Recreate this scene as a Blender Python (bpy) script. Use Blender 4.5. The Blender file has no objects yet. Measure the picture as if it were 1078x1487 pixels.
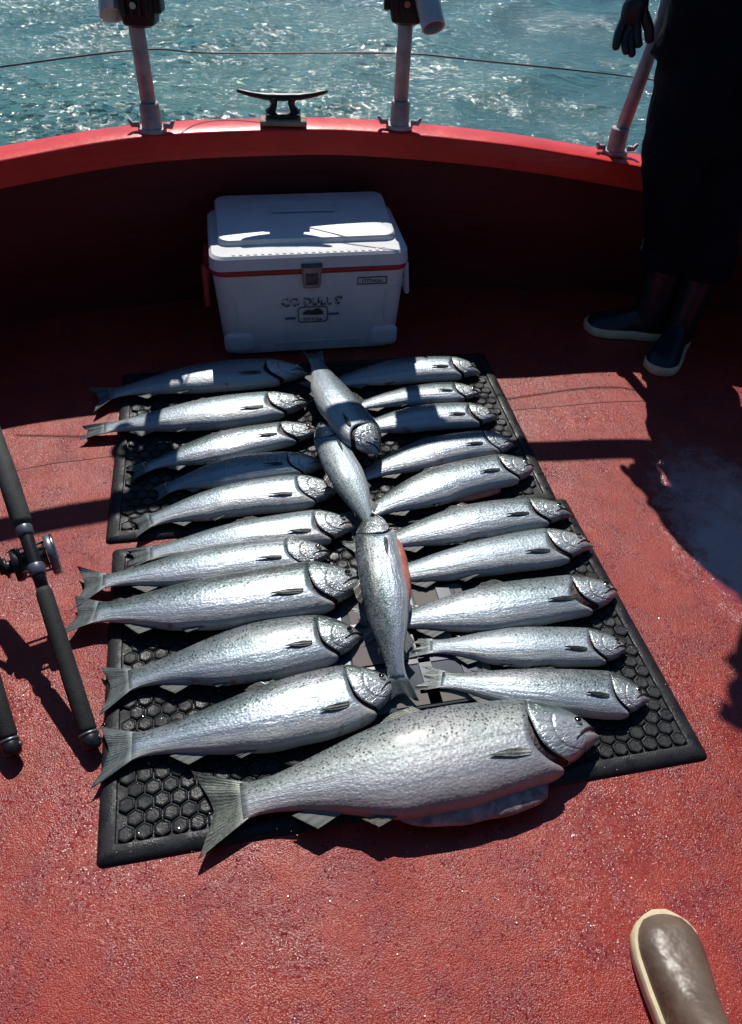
import bpy, bmesh, math, random
from mathutils import Vector, Matrix, noise
R = math.radians
random.seed(7)
scene = bpy.context.scene
C = scene.collection

# ------------------------------------------------------------------ camera
CAM_H = 1.55; PITCH = R(42.5); ROLL = R(3.0); FPX = 1150.0; CX, CY = 539.0, 718.0
f_ = Vector((0, math.cos(PITCH), -math.sin(PITCH)))
u0 = Vector((0, math.sin(PITCH), math.cos(PITCH)))
x0 = Vector((1, 0, 0))
xr = math.cos(ROLL) * x0 + math.sin(ROLL) * u0
ur = -math.sin(ROLL) * x0 + math.cos(ROLL) * u0
cd = bpy.data.cameras.new('camera'); cam = bpy.data.objects.new('camera', cd); C.objects.link(cam)
M = Matrix((xr, ur, -f_)).transposed().to_4x4(); M.translation = Vector((0, 0, CAM_H))
cam.matrix_world = M
cd.sensor_fit = 'HORIZONTAL'; cd.sensor_width = 36; cd.lens = 36 * FPX / 1078
cd.shift_y = -(743.5 - CY) / 1078
cd.clip_start = 0.02; cd.clip_end = 5000
scene.camera = cam

# ------------------------------------------------------------------ light
SUN_EL = R(49); SUN_AZ = R(-7)
SD = Vector((math.cos(SUN_EL) * math.sin(SUN_AZ), math.cos(SUN_EL) * math.cos(SUN_AZ), math.sin(SUN_EL)))
w = bpy.data.worlds.new('World'); scene.world = w; w.use_nodes = True
nt = w.node_tree; nt.nodes.clear()
sky = nt.nodes.new('ShaderNodeTexSky'); sky.sky_type = 'NISHITA'; sky.sun_disc = False
sky.sun_elevation = SUN_EL; sky.sun_rotation = SUN_AZ; sky.air_density = 1.0; sky.dust_density = 0.3; sky.ozone_density = 4.0
bg = nt.nodes.new('ShaderNodeBackground'); bg.inputs[1].default_value = 0.068
wo = nt.nodes.new('ShaderNodeOutputWorld')
mx = nt.nodes.new('ShaderNodeMix'); mx.data_type = 'RGBA'; mx.blend_type = 'MULTIPLY'; mx.inputs[0].default_value = 1.0; mx.inputs[7].default_value = (.55, .95, 1.15, 1)
nt.links.new(sky.outputs[0], mx.inputs[6]); nt.links.new(mx.outputs[2], bg.inputs[0]); nt.links.new(bg.outputs[0], wo.inputs[0])
sl = bpy.data.lights.new('sun', 'SUN'); sl.energy = 5.0; sl.angle = R(0.53); sl.color = (1.0, 0.95, 0.88)
so = bpy.data.objects.new('sun', sl); C.objects.link(so)
so.rotation_euler = SD.to_track_quat('Z', 'Y').to_euler()
vs = scene.view_settings
vs.view_transform = 'Standard'; vs.look = 'None'; vs.exposure = -0.22; vs.gamma = 1.0
scene.cycles.sample_clamp_indirect = 6

# ------------------------------------------------------------------ helpers
def G(px, py, z=0.0):
    """world point at height z seen at a photo pixel"""
    d = f_ * FPX + xr * (px - CX) - ur * (py - CY)
    t = (z - CAM_H) / d.z
    return d * t + Vector((0, 0, CAM_H))

def atY(px, py, Y):
    d = f_ * FPX + xr * (px - CX) - ur * (py - CY)
    return d * (Y / d.y) + Vector((0, 0, CAM_H))

def tag(o, label=None, cat=None, group=None, kind=None):
    if label: o['label'] = label
    if cat: o['category'] = cat
    if group: o['group'] = group
    if kind: o['kind'] = kind
    return o

def empty(name, loc=(0, 0, 0), rz=0.0, label=None, cat=None, group=None):
    o = bpy.data.objects.new(name, None); C.objects.link(o)
    o.location = loc; o.rotation_euler = (0, 0, rz); o.empty_display_size = 0.1
    return tag(o, label, cat, group)

class MB:
    def __init__(s): s.v = []; s.f = []; s.m = []; s.uv = {}
    def add(s, vs, fs, m=0, uvs=None):
        o = len(s.v); s.v += [tuple(v) for v in vs]
        s.f += [tuple(i + o for i in f) for f in fs]; s.m += [m] * len(fs)
        if uvs:
            for i, q in enumerate(uvs): s.uv[o + i] = q
        return o
    def box(s, c, d, rot=None, m=0, bev=0.0):
        hx, hy, hz = [q / 2 for q in d]
        if bev > 0:
            loops = []
            for (z, k) in ((-hz, bev), (-hz + bev, 0), (hz - bev, 0), (hz, bev)):
                loops.append([Vector(p) for p in rrect(hx - k, hy - k, max(bev * 1.0, 0.0005), 3, z)])
            vs = [v for l in loops for v in l]; n = len(loops[0]); fs = []
            for a in range(3):
                for i in range(n):
                    j = (i + 1) % n; fs.append((a * n + i, a * n + j, (a + 1) * n + j, (a + 1) * n + i))
            fs.append(tuple(range(n))[::-1]); fs.append(tuple(3 * n + i for i in range(n)))
        else:
            vs = [Vector((x, y, z)) for z in (-hz, hz) for y in (-hy, hy) for x in (-hx, hx)]
            fs = [(0, 2, 3, 1), (4, 5, 7, 6), (0, 1, 5, 4), (2, 6, 7, 3), (0, 4, 6, 2), (1, 3, 7, 5)]
        if rot is not None: vs = [rot @ v for v in vs]
        s.add([v + Vector(c) for v in vs], fs, m)
    def tube(s, pts, rad, n=16, m=0, cap=True, sq=1.0):
        pts = [Vector(p) for p in pts]
        if not hasattr(rad, '__len__'): rad = [rad] * len(pts)
        up = Vector((0, 0, 1)); vs = []; prev = None
        for i, p in enumerate(pts):
            t = (pts[min(i + 1, len(pts) - 1)] - pts[max(i - 1, 0)]).normalized()
            if prev is None:
                a = t.cross(up)
                if a.length < 1e-3: a = t.cross(Vector((0, 1, 0)))
            else: a = prev - t * prev.dot(t)
            a.normalize(); prev = a; b = t.cross(a)
            for k in range(n):
                q = 2 * math.pi * k / n
                vs.append(p + (a * math.cos(q) + b * math.sin(q) * sq) * rad[i])
        fs = []
        for i in range(len(pts) - 1):
            for k in range(n):
                l = (k + 1) % n; fs.append((i * n + k, i * n + l, (i + 1) * n + l, (i + 1) * n + k))
        if cap:
            fs.append(tuple(range(n))[::-1]); fs.append(tuple((len(pts) - 1) * n + k for k in range(n)))
        s.add(vs, fs, m)
    def grid(s, rows, m=0, closed=False, uvs=None):
        n = len(rows[0]); vs = [v for r in rows for v in r]; fs = []
        for i in range(len(rows) - 1):
            for k in range(n if closed else n - 1):
                l = (k + 1) % n; fs.append((i * n + k, i * n + l, (i + 1) * n + l, (i + 1) * n + k))
        s.add(vs, fs, m, uvs)
    def build(s, name, mats, parent=None, smooth=True, angle=None, loc=None):
        me = bpy.data.meshes.new(name); me.from_pydata(s.v, [], s.f); me.update()
        for mt in (mats if isinstance(mats, (list, tuple)) else [mats]): me.materials.append(mt)
        me.polygons.foreach_set('material_index', s.m)
        if s.uv:
            ul = me.uv_layers.new(name='UVMap')
            for l in me.loops: ul.data[l.index].uv = s.uv.get(l.vertex_index, (0, 0))
        bm = bmesh.new(); bm.from_mesh(me); bmesh.ops.recalc_face_normals(bm, faces=bm.faces); bm.to_mesh(me); bm.free()
        if smooth:
            me.polygons.foreach_set('use_smooth', [True] * len(me.polygons))
            if angle: me.set_sharp_from_angle(angle=R(angle))
        o = bpy.data.objects.new(name, me); C.objects.link(o)
        if parent: o.parent = parent
        if loc: o.location = loc
        return o

def rrect(hx, hy, r, n, z):
    r = min(r, hx * .999, hy * .999); out = []
    for (cx, cy, a0) in ((hx - r, hy - r, 0), (-hx + r, hy - r, 90), (-hx + r, -hy + r, 180), (hx - r, -hy + r, 270)):
        for i in range(n + 1):
            a = R(a0 + 90 * i / n); out.append((cx + r * math.cos(a), cy + r * math.sin(a), z))
    return out

def lin(tab, x):
    if x <= tab[0][0]: return tab[0][1]
    for (a, b), (c, d) in zip(tab, tab[1:]):
        if x <= c: return b + (d - b) * (x - a) / (c - a)
    return tab[-1][1]
def smooth(tab, x):
    # cosine-free monotone-ish: average of neighbouring linear samples
    h = 0.012
    return (lin(tab, x - h) + 2 * lin(tab, x) + lin(tab, x + h)) / 4
def catmull(P, n=12):
    P = [Vector(p) for p in P]; out = []
    for i in range(len(P) - 1):
        a = P[max(i - 1, 0)]; b = P[i]; c = P[i + 1]; d = P[min(i + 2, len(P) - 1)]
        for k in range(n):
            t = k / n
            out.append(.5 * ((2 * b) + (c - a) * t + (2 * a - 5 * b + 4 * c - d) * t * t + (-a + 3 * b - 3 * c + d) * t ** 3))
    out.append(P[-1]); return out
def sst(a, b, x):
    t = max(0.0, min(1.0, (x - a) / (b - a))); return t * t * (3 - 2 * t)

# ------------------------------------------------------------------ materials
class NT:
    def __init__(s, name):
        s.m = bpy.data.materials.new(name); s.m.use_nodes = True; s.t = s.m.node_tree; s.t.nodes.clear()
        s.out = s.n('OutputMaterial'); s.p = s.n('BsdfPrincipled'); s.l(s.p.outputs[0], s.out.inputs[0])
    def n(s, ty, **kw):
        nd = s.t.nodes.new('ShaderNode' + ty)
        for k, v in kw.items(): setattr(nd, k, v)
        return nd
    def l(s, a, b): s.t.links.new(a, b)
    def set(s, **kw):
        names = dict(col='Base Color', rough='Roughness', metal='Metallic', spec='Specular IOR Level', normal='Normal', coat='Coat Weight', crough='Coat Roughness', alpha='Alpha', trans='Transmission Weight', ior='IOR', sss='Subsurface Weight')
        for k, v in kw.items(): s.put(s.p.inputs[names[k]], v)
    def put(s, inp, v):
        if hasattr(v, 'links') or hasattr(v, 'is_output') and v.is_output: s.l(v, inp)
        else:
            if isinstance(v, tuple) and len(v) == 3 and inp.type == 'RGBA': v = v + (1,)
            inp.default_value = v
    def math(s, op, a, b=0.0, c=None, clamp=False):
        nd = s.n('Math', operation=op, use_clamp=clamp); s.put(nd.inputs[0], a); s.put(nd.inputs[1], b)
        if c is not None: s.put(nd.inputs[2], c)
        return nd.outputs[0]
    def coord(s, which='Object'):
        return s.n('TexCoord').outputs[which]
    def mapping(s, v, scale=(1, 1, 1), rot=(0, 0, 0), loc=(0, 0, 0)):
        nd = s.n('Mapping'); s.l(v, nd.inputs[0]); nd.inputs['Scale'].default_value = scale
        nd.inputs['Rotation'].default_value = rot; nd.inputs['Location'].default_value = loc; return nd.outputs[0]
    def noise(s, v, scale, detail=4, rough=.5, dist=0.0):
        nd = s.n('TexNoise'); s.l(v, nd.inputs['Vector']); nd.inputs['Scale'].default_value = scale
        nd.inputs['Detail'].default_value = detail; nd.inputs['Roughness'].default_value = rough; nd.inputs['Distortion'].default_value = dist
        return nd.outputs['Fac']
    def voro(s, v, scale, feature='F1', rnd=1.0):
        nd = s.n('TexVoronoi', feature=feature); s.l(v, nd.inputs['Vector']); nd.inputs['Scale'].default_value = scale
        nd.inputs['Randomness'].default_value = rnd
        return nd.outputs[0]
    def ramp(s, fac, stops, interp='LINEAR'):
        nd = s.n('ValToRGB'); s.l(fac, nd.inputs[0]); cr = nd.color_ramp; cr.interpolation = interp
        while len(cr.elements) < len(stops): cr.elements.new(.5)
        for e, (p, c) in zip(cr.elements, stops):
            e.position = p; e.color = c + (1,) if isinstance(c, tuple) else (c, c, c, 1)
        return nd.outputs[0]
    def mix(s, fac, a, b, bt='MIX'):
        nd = s.n('Mix', data_type='RGBA', blend_type=bt); s.put(nd.inputs[0], fac); s.put(nd.inputs[6], a); s.put(nd.inputs[7], b)
        return nd.outputs[2]
    def facets(s, v, scale, k, rnd=1.0):
        nd = s.n('TexVoronoi', feature='F1'); s.l(v, nd.inputs['Vector']); nd.inputs['Scale'].default_value = scale; nd.inputs['Randomness'].default_value = rnd
        a = s.n('VectorMath', operation='SUBTRACT'); s.l(nd.outputs['Color'], a.inputs[0]); a.inputs[1].default_value = (.5, .5, .5)
        b = s.n('VectorMath', operation='SCALE'); s.l(a.outputs[0], b.inputs[0]); s.put(b.inputs['Scale'], k)
        c = s.n('VectorMath', operation='ADD'); s.l(b.outputs[0], c.inputs[0]); s.l(s.n('NewGeometry').outputs['Normal'], c.inputs[1])
        d = s.n('VectorMath', operation='NORMALIZE'); s.l(c.outputs[0], d.inputs[0]); return d.outputs[0]
    def bump(s, h, dist, strength=1.0, normal=None):
        nd = s.n('Bump'); s.l(h, nd.inputs['Height']); nd.inputs['Distance'].default_value = dist; nd.inputs['Strength'].default_value = strength
        if normal: s.l(normal, nd.inputs['Normal'])
        return nd.outputs[0]

def plain(name, col, rough=.5, metal=0.0, var=.15, scale=20, bumpd=0.0, bscale=200, spec=.5):
    m = NT(name); c = m.coord(); n = m.noise(c, scale, 5, .6)
    lo = tuple(q * (1 - var) for q in col); hi = tuple(min(1, q * (1 + var)) for q in col)
    m.set(col=m.ramp(n, [(.3, lo), (.7, hi)]), rough=m.math('MULTIPLY_ADD', n, .2, rough - .1), metal=metal, spec=spec)
    if bumpd: m.set(normal=m.bump(m.noise(c, bscale, 3, .6), bumpd))
    return m.m

def mat_deck():
    m = NT('deck_paint'); c = m.coord()
    big = m.noise(c, 1.6, 5, .6); mid = m.noise(c, 9, 6, .65); fine = m.noise(c, 90, 3, .6)
    col = m.ramp(mid, [(.25, (.19, .016, .010)), (.5, (.295, .024, .013)), (.75, (.38, .042, .020))])
    col = m.mix(m.math('MULTIPLY', m.ramp(big, [(.4, 0.0), (.65, 1.0)]), .45), col, (.40, .050, .040))
    st = m.ramp(m.noise(m.mapping(c, (1, 1, 1), loc=(4, 2, 0)), 3.2, 8, .72, .8), [(.57, 0.0), (.66, 1.0)])
    col = m.mix(m.math('MULTIPLY', st, .48), col, (.12, .016, .016))
    sm = m.ramp(m.noise(m.mapping(c, (1, .45, 1)), 5.5, 7, .7, 1.2), [(.56, 0.0), (.70, 1.0)])
    col = m.mix(m.math('MULTIPLY', sm, .30), col, (.16, .022, .022))
    grit = m.voro(c, 340); g2 = m.noise(c, 420, 2, .6)
    pt = m.ramp(m.noise(c, 11, 5, .7, .8), [(.46, 0.0), (.62, 1.0)])
    col = m.mix(m.math('MULTIPLY', pt, .55), col, (.20, .026, .034))
    # worn chips showing paler primer
    ch = m.ramp(m.noise(c, 150, 2, .5), [(.70, 0.0), (.76, 1.0)])
    col = m.mix(m.math('MULTIPLY', ch, .30), col, (.50, .18, .15))
    rg = m.ramp(big, [(.35, .30), (.65, .48)])
    sep = m.n('SeparateXYZ'); m.l(c, sep.inputs[0])
    dx = m.math('MULTIPLY', m.math('SUBTRACT', sep.outputs[0], m.math('MULTIPLY_ADD', m.math('SUBTRACT', 1.55, sep.outputs[1]), .25, 1.10)), 4.0); dy = m.math('MULTIPLY', m.math('SUBTRACT', sep.outputs[1], 1.52), 2.0)
    rr = m.math('SQRT', m.math('ADD', m.math('MULTIPLY', dx, dx), m.math('MULTIPLY', dy, dy)))
    wet = m.ramp(m.math('ADD', rr, m.math('MULTIPLY', m.math('SUBTRACT', m.noise(c, 22, 6, .75), .5), 1.3)), [(.75, 1.0), (1.15, 0.0)])
    gm = m.math('MULTIPLY', m.ramp(m.noise(c, 130, 2, .5), [(.50, 0.0), (.60, 1.0)]), m.math('MULTIPLY_ADD', pt, .7, .3))
    rg = m.math('MULTIPLY', rg, m.math('SUBTRACT', 1.0, m.math('MULTIPLY', wet, .60)))
    rg = m.math('MULTIPLY', rg, m.math('SUBTRACT', 1.0, m.math('MULTIPLY', gm, .55)))
    m.set(col=col, rough=rg, spec=m.math('MULTIPLY_ADD', wet, 2.2, .42))
    f0 = m.facets(c, 380, m.math('MULTIPLY', m.math('MULTIPLY_ADD', gm, .75, .14), m.math('SUBTRACT', 1.0, m.math('MULTIPLY', wet, .7))))
    h = m.math('ADD', m.math('MULTIPLY', grit, -1.0), m.math('ADD', m.math('MULTIPLY', g2, 1.0), m.math('MULTIPLY', fine, .25)))
    hs = m.math('MULTIPLY', h, m.ramp(m.noise(c, 2.3, 5, .65), [(.38, .25), (.62, 1.0)]))
    b = m.bump(hs, .0014, .8, f0)
    m.set(normal=m.bump(m.noise(c, 14, 3, .5), .005, .5, b))
    return m.m
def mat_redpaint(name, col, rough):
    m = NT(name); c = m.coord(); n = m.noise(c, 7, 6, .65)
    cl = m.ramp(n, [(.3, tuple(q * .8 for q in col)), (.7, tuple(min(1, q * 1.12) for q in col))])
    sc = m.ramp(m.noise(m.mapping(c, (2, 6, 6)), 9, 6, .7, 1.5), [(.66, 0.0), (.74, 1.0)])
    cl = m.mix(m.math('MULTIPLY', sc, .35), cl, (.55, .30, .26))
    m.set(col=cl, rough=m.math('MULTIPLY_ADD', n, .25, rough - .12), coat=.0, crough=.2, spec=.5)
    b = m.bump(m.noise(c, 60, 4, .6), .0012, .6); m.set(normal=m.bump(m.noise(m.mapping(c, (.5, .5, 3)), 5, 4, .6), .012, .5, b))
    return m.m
def mat_water():
    m = NT('sea_water'); c = m.coord()
    big = m.noise(c, .35, 4, .55)
    col = m.ramp(big, [(.3, (.060, .135, .140)), (.55, (.080, .170, .165)), (.75, (.105, .215, .185))])
    # churned wake to port: aerated water, foam flecks that also paint sun glitter
    sep = m.n('SeparateXYZ'); m.l(c, sep.inputs[0])
    side = m.math('SUBTRACT', 1.0, m.math('MULTIPLY', m.math('ABSOLUTE', m.math('ADD', sep.outputs[0], 2.0)), .28), clamp=True)
    lace = m.noise(m.mapping(c, (1, 1.5, 1)), 2.6, 8, .72, 1.6)
    fm = m.math('MULTIPLY', m.ramp(lace, [(.55, 0.0), (.66, 1.0)]), side)
    fl = m.math('MULTIPLY', fm, m.ramp(m.voro(c, 30), [(.1, 1.0), (.55, .25)]))
    col = m.mix(m.math('MULTIPLY', side, .5), col, (.060, .19, .165))
    col = m.mix(m.math('MULTIPLY', fl, .4), col, (.62, .70, .66))
    m.set(col=col, rough=m.math('MULTIPLY_ADD', fl, .3, .085), ior=1.33, spec=.5)
    n1 = m.noise(m.mapping(c, (1, 1.7, 1), rot=(0, 0, .25)), 3.0, 3, .55, .4)
    n2 = m.noise(m.mapping(c, (1, 1.5, 1), rot=(0, 0, -.3)), 9.5, 4, .6, .3)
    n3 = m.noise(c, 34, 3, .6)
    fk = m.math('MULTIPLY_ADD', side, .62, .20)
    f0 = m.facets(m.mapping(c, (1, 1.25, 1)), 19, fk)
    b = m.bump(n1, .045, 1.0, f0); b = m.bump(n2, .020, 1.0, b); b = m.bump(n3, .005, 1.0, b)
    m.set(normal=b)
    return m.m
def mat_fish(name, big=False):
    m = NT(name); uv = m.n('UVMap').outputs[0]
    sep = m.n('SeparateXYZ'); m.l(uv, sep.inputs[0]); u, v = sep.outputs[0], sep.outputs[1]
    info = m.n('ObjectInfo').outputs['Random']
    uo = m.n('CombineXYZ'); m.l(u, uo.inputs[0]); m.l(m.math('MULTIPLY', v, .25), uo.inputs[1]); m.l(m.math('MULTIPLY', info, 9.0), uo.inputs[2])
    q = uo.outputs[0]
    n1 = m.noise(m.mapping(q, (1, 1.8, 1)), 16, 5, .65)
    vv = m.math('ADD', v, m.math('MULTIPLY', m.math('SUBTRACT', n1, .5), .22))
    if big:
        st = [(.0, (.42, .34, .33)), (.16, (.42, .33, .33)), (.34, (.32, .31, .33)), (.54, (.37, .39, .40)), (.68, (.31, .34, .31)), (.80, (.17, .19, .15)), (.93, (.05, .06, .045))]
    else:
        st = [(.0, (.58, .57, .53)), (.22, (.52, .53, .52)), (.34, (.30, .35, .40)), (.52, (.33, .39, .45)), (.62, (.24, .31, .34)), (.72, (.09, .14, .15)), (.90, (.025, .04, .038))]
    col = m.ramp(vv, st)
    # hue wander between fish and along the flank
    col = m.mix(m.math('MULTIPLY', m.ramp(m.noise(q, 7, 3, .5), [(.45, 0.0), (.65, 1.0)]), .22), col, (.62, .47, .50) if big else (.50, .46, .56))
    col = m.mix(m.math('MULTIPLY', info, .50), col, (.25, .31, .35))
    # scuffed scale loss, mottled
    sc = m.ramp(m.noise(m.mapping(q, (1, 2.2, 1)), 95, 4, .75), [(.5, 0.0), (.62, 1.0)])
    col = m.mix(m.math('MULTIPLY', sc, .13), col, (.70, .73, .74))
    bl_ = m.math('MULTIPLY', m.ramp(m.noise(m.mapping(q, (1, 1, 1), loc=(7, 0, 0)), 13, 5, .7), [(.58, 0.0), (.66, 1.0)]), m.ramp(v, [(.10, 1.0), (.26, 0.0)]))
    col = m.mix(m.math('MULTIPLY', bl_, .65), col, (.30, .055, .05))
    # spots on the back
    sp = m.voro(m.mapping(q, (1, 1.0, 1)), 105 if big else 80)
    spm = m.math('MULTIPLY', m.ramp(sp, [(.26, 1.0), (.38, 0.0)]), m.ramp(v, [(.56, 0.0), (.70, 1.0)]))
    spm = m.math('MULTIPLY', spm, m.ramp(m.noise(q, 45, 2, .5), [(.36, 0.0), (.46, 1.0)]))
    col = m.mix(m.math('MULTIPLY', spm, .95), col, (.015, .018, .015))
    if big:
        sp2 = m.voro(m.mapping(q, (1, 1, 1), loc=(3, 1, 0)), 150); col = m.mix(m.math('MULTIPLY', m.ramp(sp2, [(.25, .7), (.4, 0.0)]), m.ramp(v, [(.68, 0.0), (.80, 1.0)])), col, (.02, .025, .018))
        ll = m.ramp(m.math('ABSOLUTE', m.math('SUBTRACT', v, m.math('MULTIPLY_ADD', u, -.06, .60))), [(.0, 1.0), (.012, 0.0)])
        col = m.mix(m.math('MULTIPLY', ll, .55), col, (.10, .12, .12))
    me = m.ramp(vv, [(.05, .20), (.35, .52), (.62, .48), (.8, .12)])
    m.set(col=col, metal=me, rough=m.math('ADD', m.math('MULTIPLY', info, .12), m.math('MULTIPLY_ADD', m.noise(q, 60, 4, .7), .22, .29 if not big else .34)), spec=.45, coat=.10, crough=.2)
    cell = m.voro(m.mapping(uv, (1.0, .28, 1)), 120 if big else 105)
    f0 = m.facets(m.mapping(uv, (1.0, .28, 1)), 190 if big else 165, .11)
    b = m.bump(cell, .0007 if big else .0006, .7, f0)
    wr = m.noise(m.mapping(q, (.35, 2.2, 1)), 15, 4, .55)
    b = m.bump(wr, .0036, .6, b)
    m.set(normal=b)
    return m.m
def mat_head():
    m = NT('fish_head_plates'); uv = m.n('UVMap').outputs[0]
    sep = m.n('SeparateXYZ'); m.l(uv, sep.inputs[0]); v = sep.outputs[1]
    info = m.n('ObjectInfo').outputs['Random']
    uo = m.n('CombineXYZ'); m.l(sep.outputs[0], uo.inputs[0]); m.l(m.math('MULTIPLY', v, .2), uo.inputs[1]); m.l(m.math('MULTIPLY', info, 9.0), uo.inputs[2])
    q = uo.outputs[0]; n = m.noise(q, 45, 5, .7, 1.0)
    vv = m.math('ADD', v, m.math('MULTIPLY', m.math('SUBTRACT', n, .5), .3))
    col = m.ramp(vv, [(.0, (.42, .42, .41)), (.25, (.56, .58, .60)), (.64, (.54, .58, .60)), (.76, (.30, .35, .35)), (.90, (.08, .10, .095))])
    n2 = m.noise(m.mapping(q, (1, 2.2, 1)), 34, 3, .6, 1.2)
    col = m.mix(m.ramp(n2, [(.38, .60), (.46, 0.0)]), col, (.13, .17, .17))
    vc = m.math('SUBTRACT', v, .52)
    pre = m.math('ABSOLUTE', m.math('SUBTRACT', sep.outputs[0], m.math('MULTIPLY_ADD', m.math('MULTIPLY', vc, vc), -.34, .128)))
    ln = m.math('MULTIPLY', m.ramp(pre, [(.0, 1.0), (.006, 0.0)]), m.ramp(v, [(.70, 1.0), (.82, 0.0)]))
    col = m.mix(m.math('MULTIPLY', ln, .45), col, (.09, .11, .11))
    m.set(col=col, metal=.40, rough=m.math('MULTIPLY_ADD', n, .22, .16), coat=.5, crough=.12)
    b = m.bump(n2, .0042, .8); m.set(normal=m.bump(m.math('MULTIPLY', ln, -1.0), .002, .7, b)); return m.m
def mat_fin(name, c0, c1, spotted=False, bd=.0006, dull=False):
    m = NT(name); uv = m.n('UVMap').outputs[0]
    sep = m.n('SeparateXYZ'); m.l(uv, sep.inputs[0])
    r = m.math('SINE', m.math('MULTIPLY', m.math('ADD', sep.outputs[0], m.math('MULTIPLY', m.noise(uv, 4, 3), .06)), 130.0))
    r01 = m.math('MULTIPLY_ADD', r, .5, .5)
    col = m.mix(m.math('MULTIPLY', r01, .35), c0, c1)
    col = m.mix(m.ramp(sep.outputs[1], [(.80, 0.0), (1.0, .6)]), col, (.03, .035, .035))
    col = m.mix(m.ramp(sep.outputs[1], [(.0, .8), (.30, 0.0)]), col, tuple(min(1, q * 2.6) for q in c1))
    col = m.mix(m.ramp(m.noise(uv, 9, 5, .7), [(.45, 0.0), (.75, .4)]), col, tuple(min(1, q * 1.5) for q in c1))
    if spotted:
        sp = m.voro(m.mapping(uv, (2.4, 1, 1)), 16)
        col = m.mix(m.ramp(sp, [(.22, .85), (.36, 0.0)]), col, (.02, .025, .02))
    m.set(col=col, metal=0.0 if dull else .25, rough=.6 if dull else .42, coat=0.0 if dull else .15, crough=.2); m.set(normal=m.bump(r01, bd, .7)); return m.m
def mat_rubber():
    m = NT('black_rubber'); c = m.coord(); n = m.noise(c, 12, 6, .7)
    col = m.ramp(n, [(.3, (.007, .008, .010)), (.7, (.021, .023, .027))])
    wet = m.ramp(m.noise(c, 22, 5, .65), [(.38, .26), (.58, .66)])
    m.set(col=col, rough=wet, spec=.3); m.set(normal=m.bump(m.noise(c, 160, 4, .65), .0016, .7)); return m.m
def mat_cooler():
    m = NT('white_plastic'); c = m.coord(); n = m.noise(c, 9, 6, .65)
    col = m.ramp(n, [(.3, (.62, .64, .65)), (.65, (.76, .77, .77))])
    gr = m.ramp(m.noise(m.mapping(c, (1, 1, .4)), 14, 7, .75, 1.0), [(.58, 0.0), (.75, 1.0)])
    sep = m.n('SeparateXYZ'); m.l(c, sep.inputs[0])
    low = m.ramp(sep.outputs[2], [(.02, 1.0), (.30, .25)])
    col = m.mix(m.math('MULTIPLY', m.math('MULTIPLY', gr, low), .55), col, (.36, .35, .32))
    m.set(col=col, rough=.38, spec=.4); m.set(normal=m.bump(m.noise(c, 300, 2, .5), .0005, .5)); return m.m

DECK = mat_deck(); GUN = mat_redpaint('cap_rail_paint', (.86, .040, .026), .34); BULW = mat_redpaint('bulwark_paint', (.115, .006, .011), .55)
WATER = mat_water(); FSKIN = mat_fish('coho_skin'); KSKIN = mat_fish('chinook_skin', True); FHEAD = mat_head()
FIN = mat_fin('fin_membrane', (.07, .085, .085), (.24, .27, .27)); FINK = mat_fin('spotted_fin', (.09, .10, .08), (.26, .28, .24), True)
FINP = mat_fin('pale_fin', (.09, .095, .095), (.16, .16, .155), False, .0001, True); FIND = mat_fin('dark_fin', (.018, .020, .018), (.05, .05, .04))
GILL = plain('gill_flesh', (.022, .003, .005), .5, 0, .5, 90, .003, 120)
FLESH = plain('salmon_flesh', (.62, .19, .14), .32, 0, .25, 60, .0015, 200)
PALEFLESH = plain('pale_flesh', (.36, .27, .27), .34, .15, .55, 45, .003, 70)
EYEG = plain('eye_silver', (.62, .60, .48), .25, .3, .2, 100); EYEB = plain('eye_pupil', (.006, .006, .007), .06, 0, .1, 10)
MOUTHP = plain('mouth_lining', (.30, .12, .12), .3, 0, .4, 90, .002, 150)
MOUTHD = plain('mouth_dark', (.035, .020, .020), .35, 0, .3, 60)
RUB = mat_rubber(); COOL = mat_cooler()
REDPL = plain('red_plastic', (.45, .025, .025), .4, 0, .15, 20)
LATCH = plain('latch_tan', (.36, .27, .22), .35, .1, .25, 30)
BLACKP = plain('black_plastic', (.012, .012, .014), .4, 0, .3, 40)
EVA = plain('foam_grip', (.020, .021, .021), .75, 0, .35, 60, .0012, 350)
EVAG = plain('worn_foam_grip', (.055, .060, .055), .72, 0, .35, 40, .0012, 350)
GREYM = plain('grey_metal_ring', (.16, .18, .21), .38, .6, .2, 40)
STEEL = plain('steel', (.55, .56, .57), .22, 1, .15, 40)
ALU = plain('weathered_aluminium', (.36, .35, .36), .50, .15, .35, 18, .0008, 90)
IRON = plain('black_iron', (.018, .019, .022), .38, .3, .3, 30, .001, 60)
PVC = plain('grey_pvc', (.50, .50, .50), .35, 0, .15, 15)
WOODPAD = plain('weathered_wood_pad', (.30, .24, .17), .6, 0, .3, 30, .002, 60)
WIRE = plain('wire_rope', (.10, .10, .10), .5, .5, .3, 80)
RAILM = plain('rail_wood', (.22, .10, .05), .45, 0, .3, 12)
NAVY = plain('navy_rain_cloth', (.003, .005, .012), .8, 0, .35, 8, .004, 18, .12)
NAVYB = plain('navy_boot_rubber', (.010, .013, .024), .38, 0, .3, 12, .001, 40)
SOLE = plain('cream_sole', (.70, .60, .38), .55, 0, .2, 25)
BROWN = plain('brown_boot_rubber', (.145, .103, .076), .40, 0, .28, 14, .006, 16)
GLOVE = plain('black_glove', (.010, .013, .020), .42, 0, .3, 25, .001, 80)
SKIN = plain('skin', (.48, .28, .20), .5, 0, .1, 20)
CLOTHG = plain('dark_cap', (.02, .022, .03), .8, 0, .2, 30)

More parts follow.
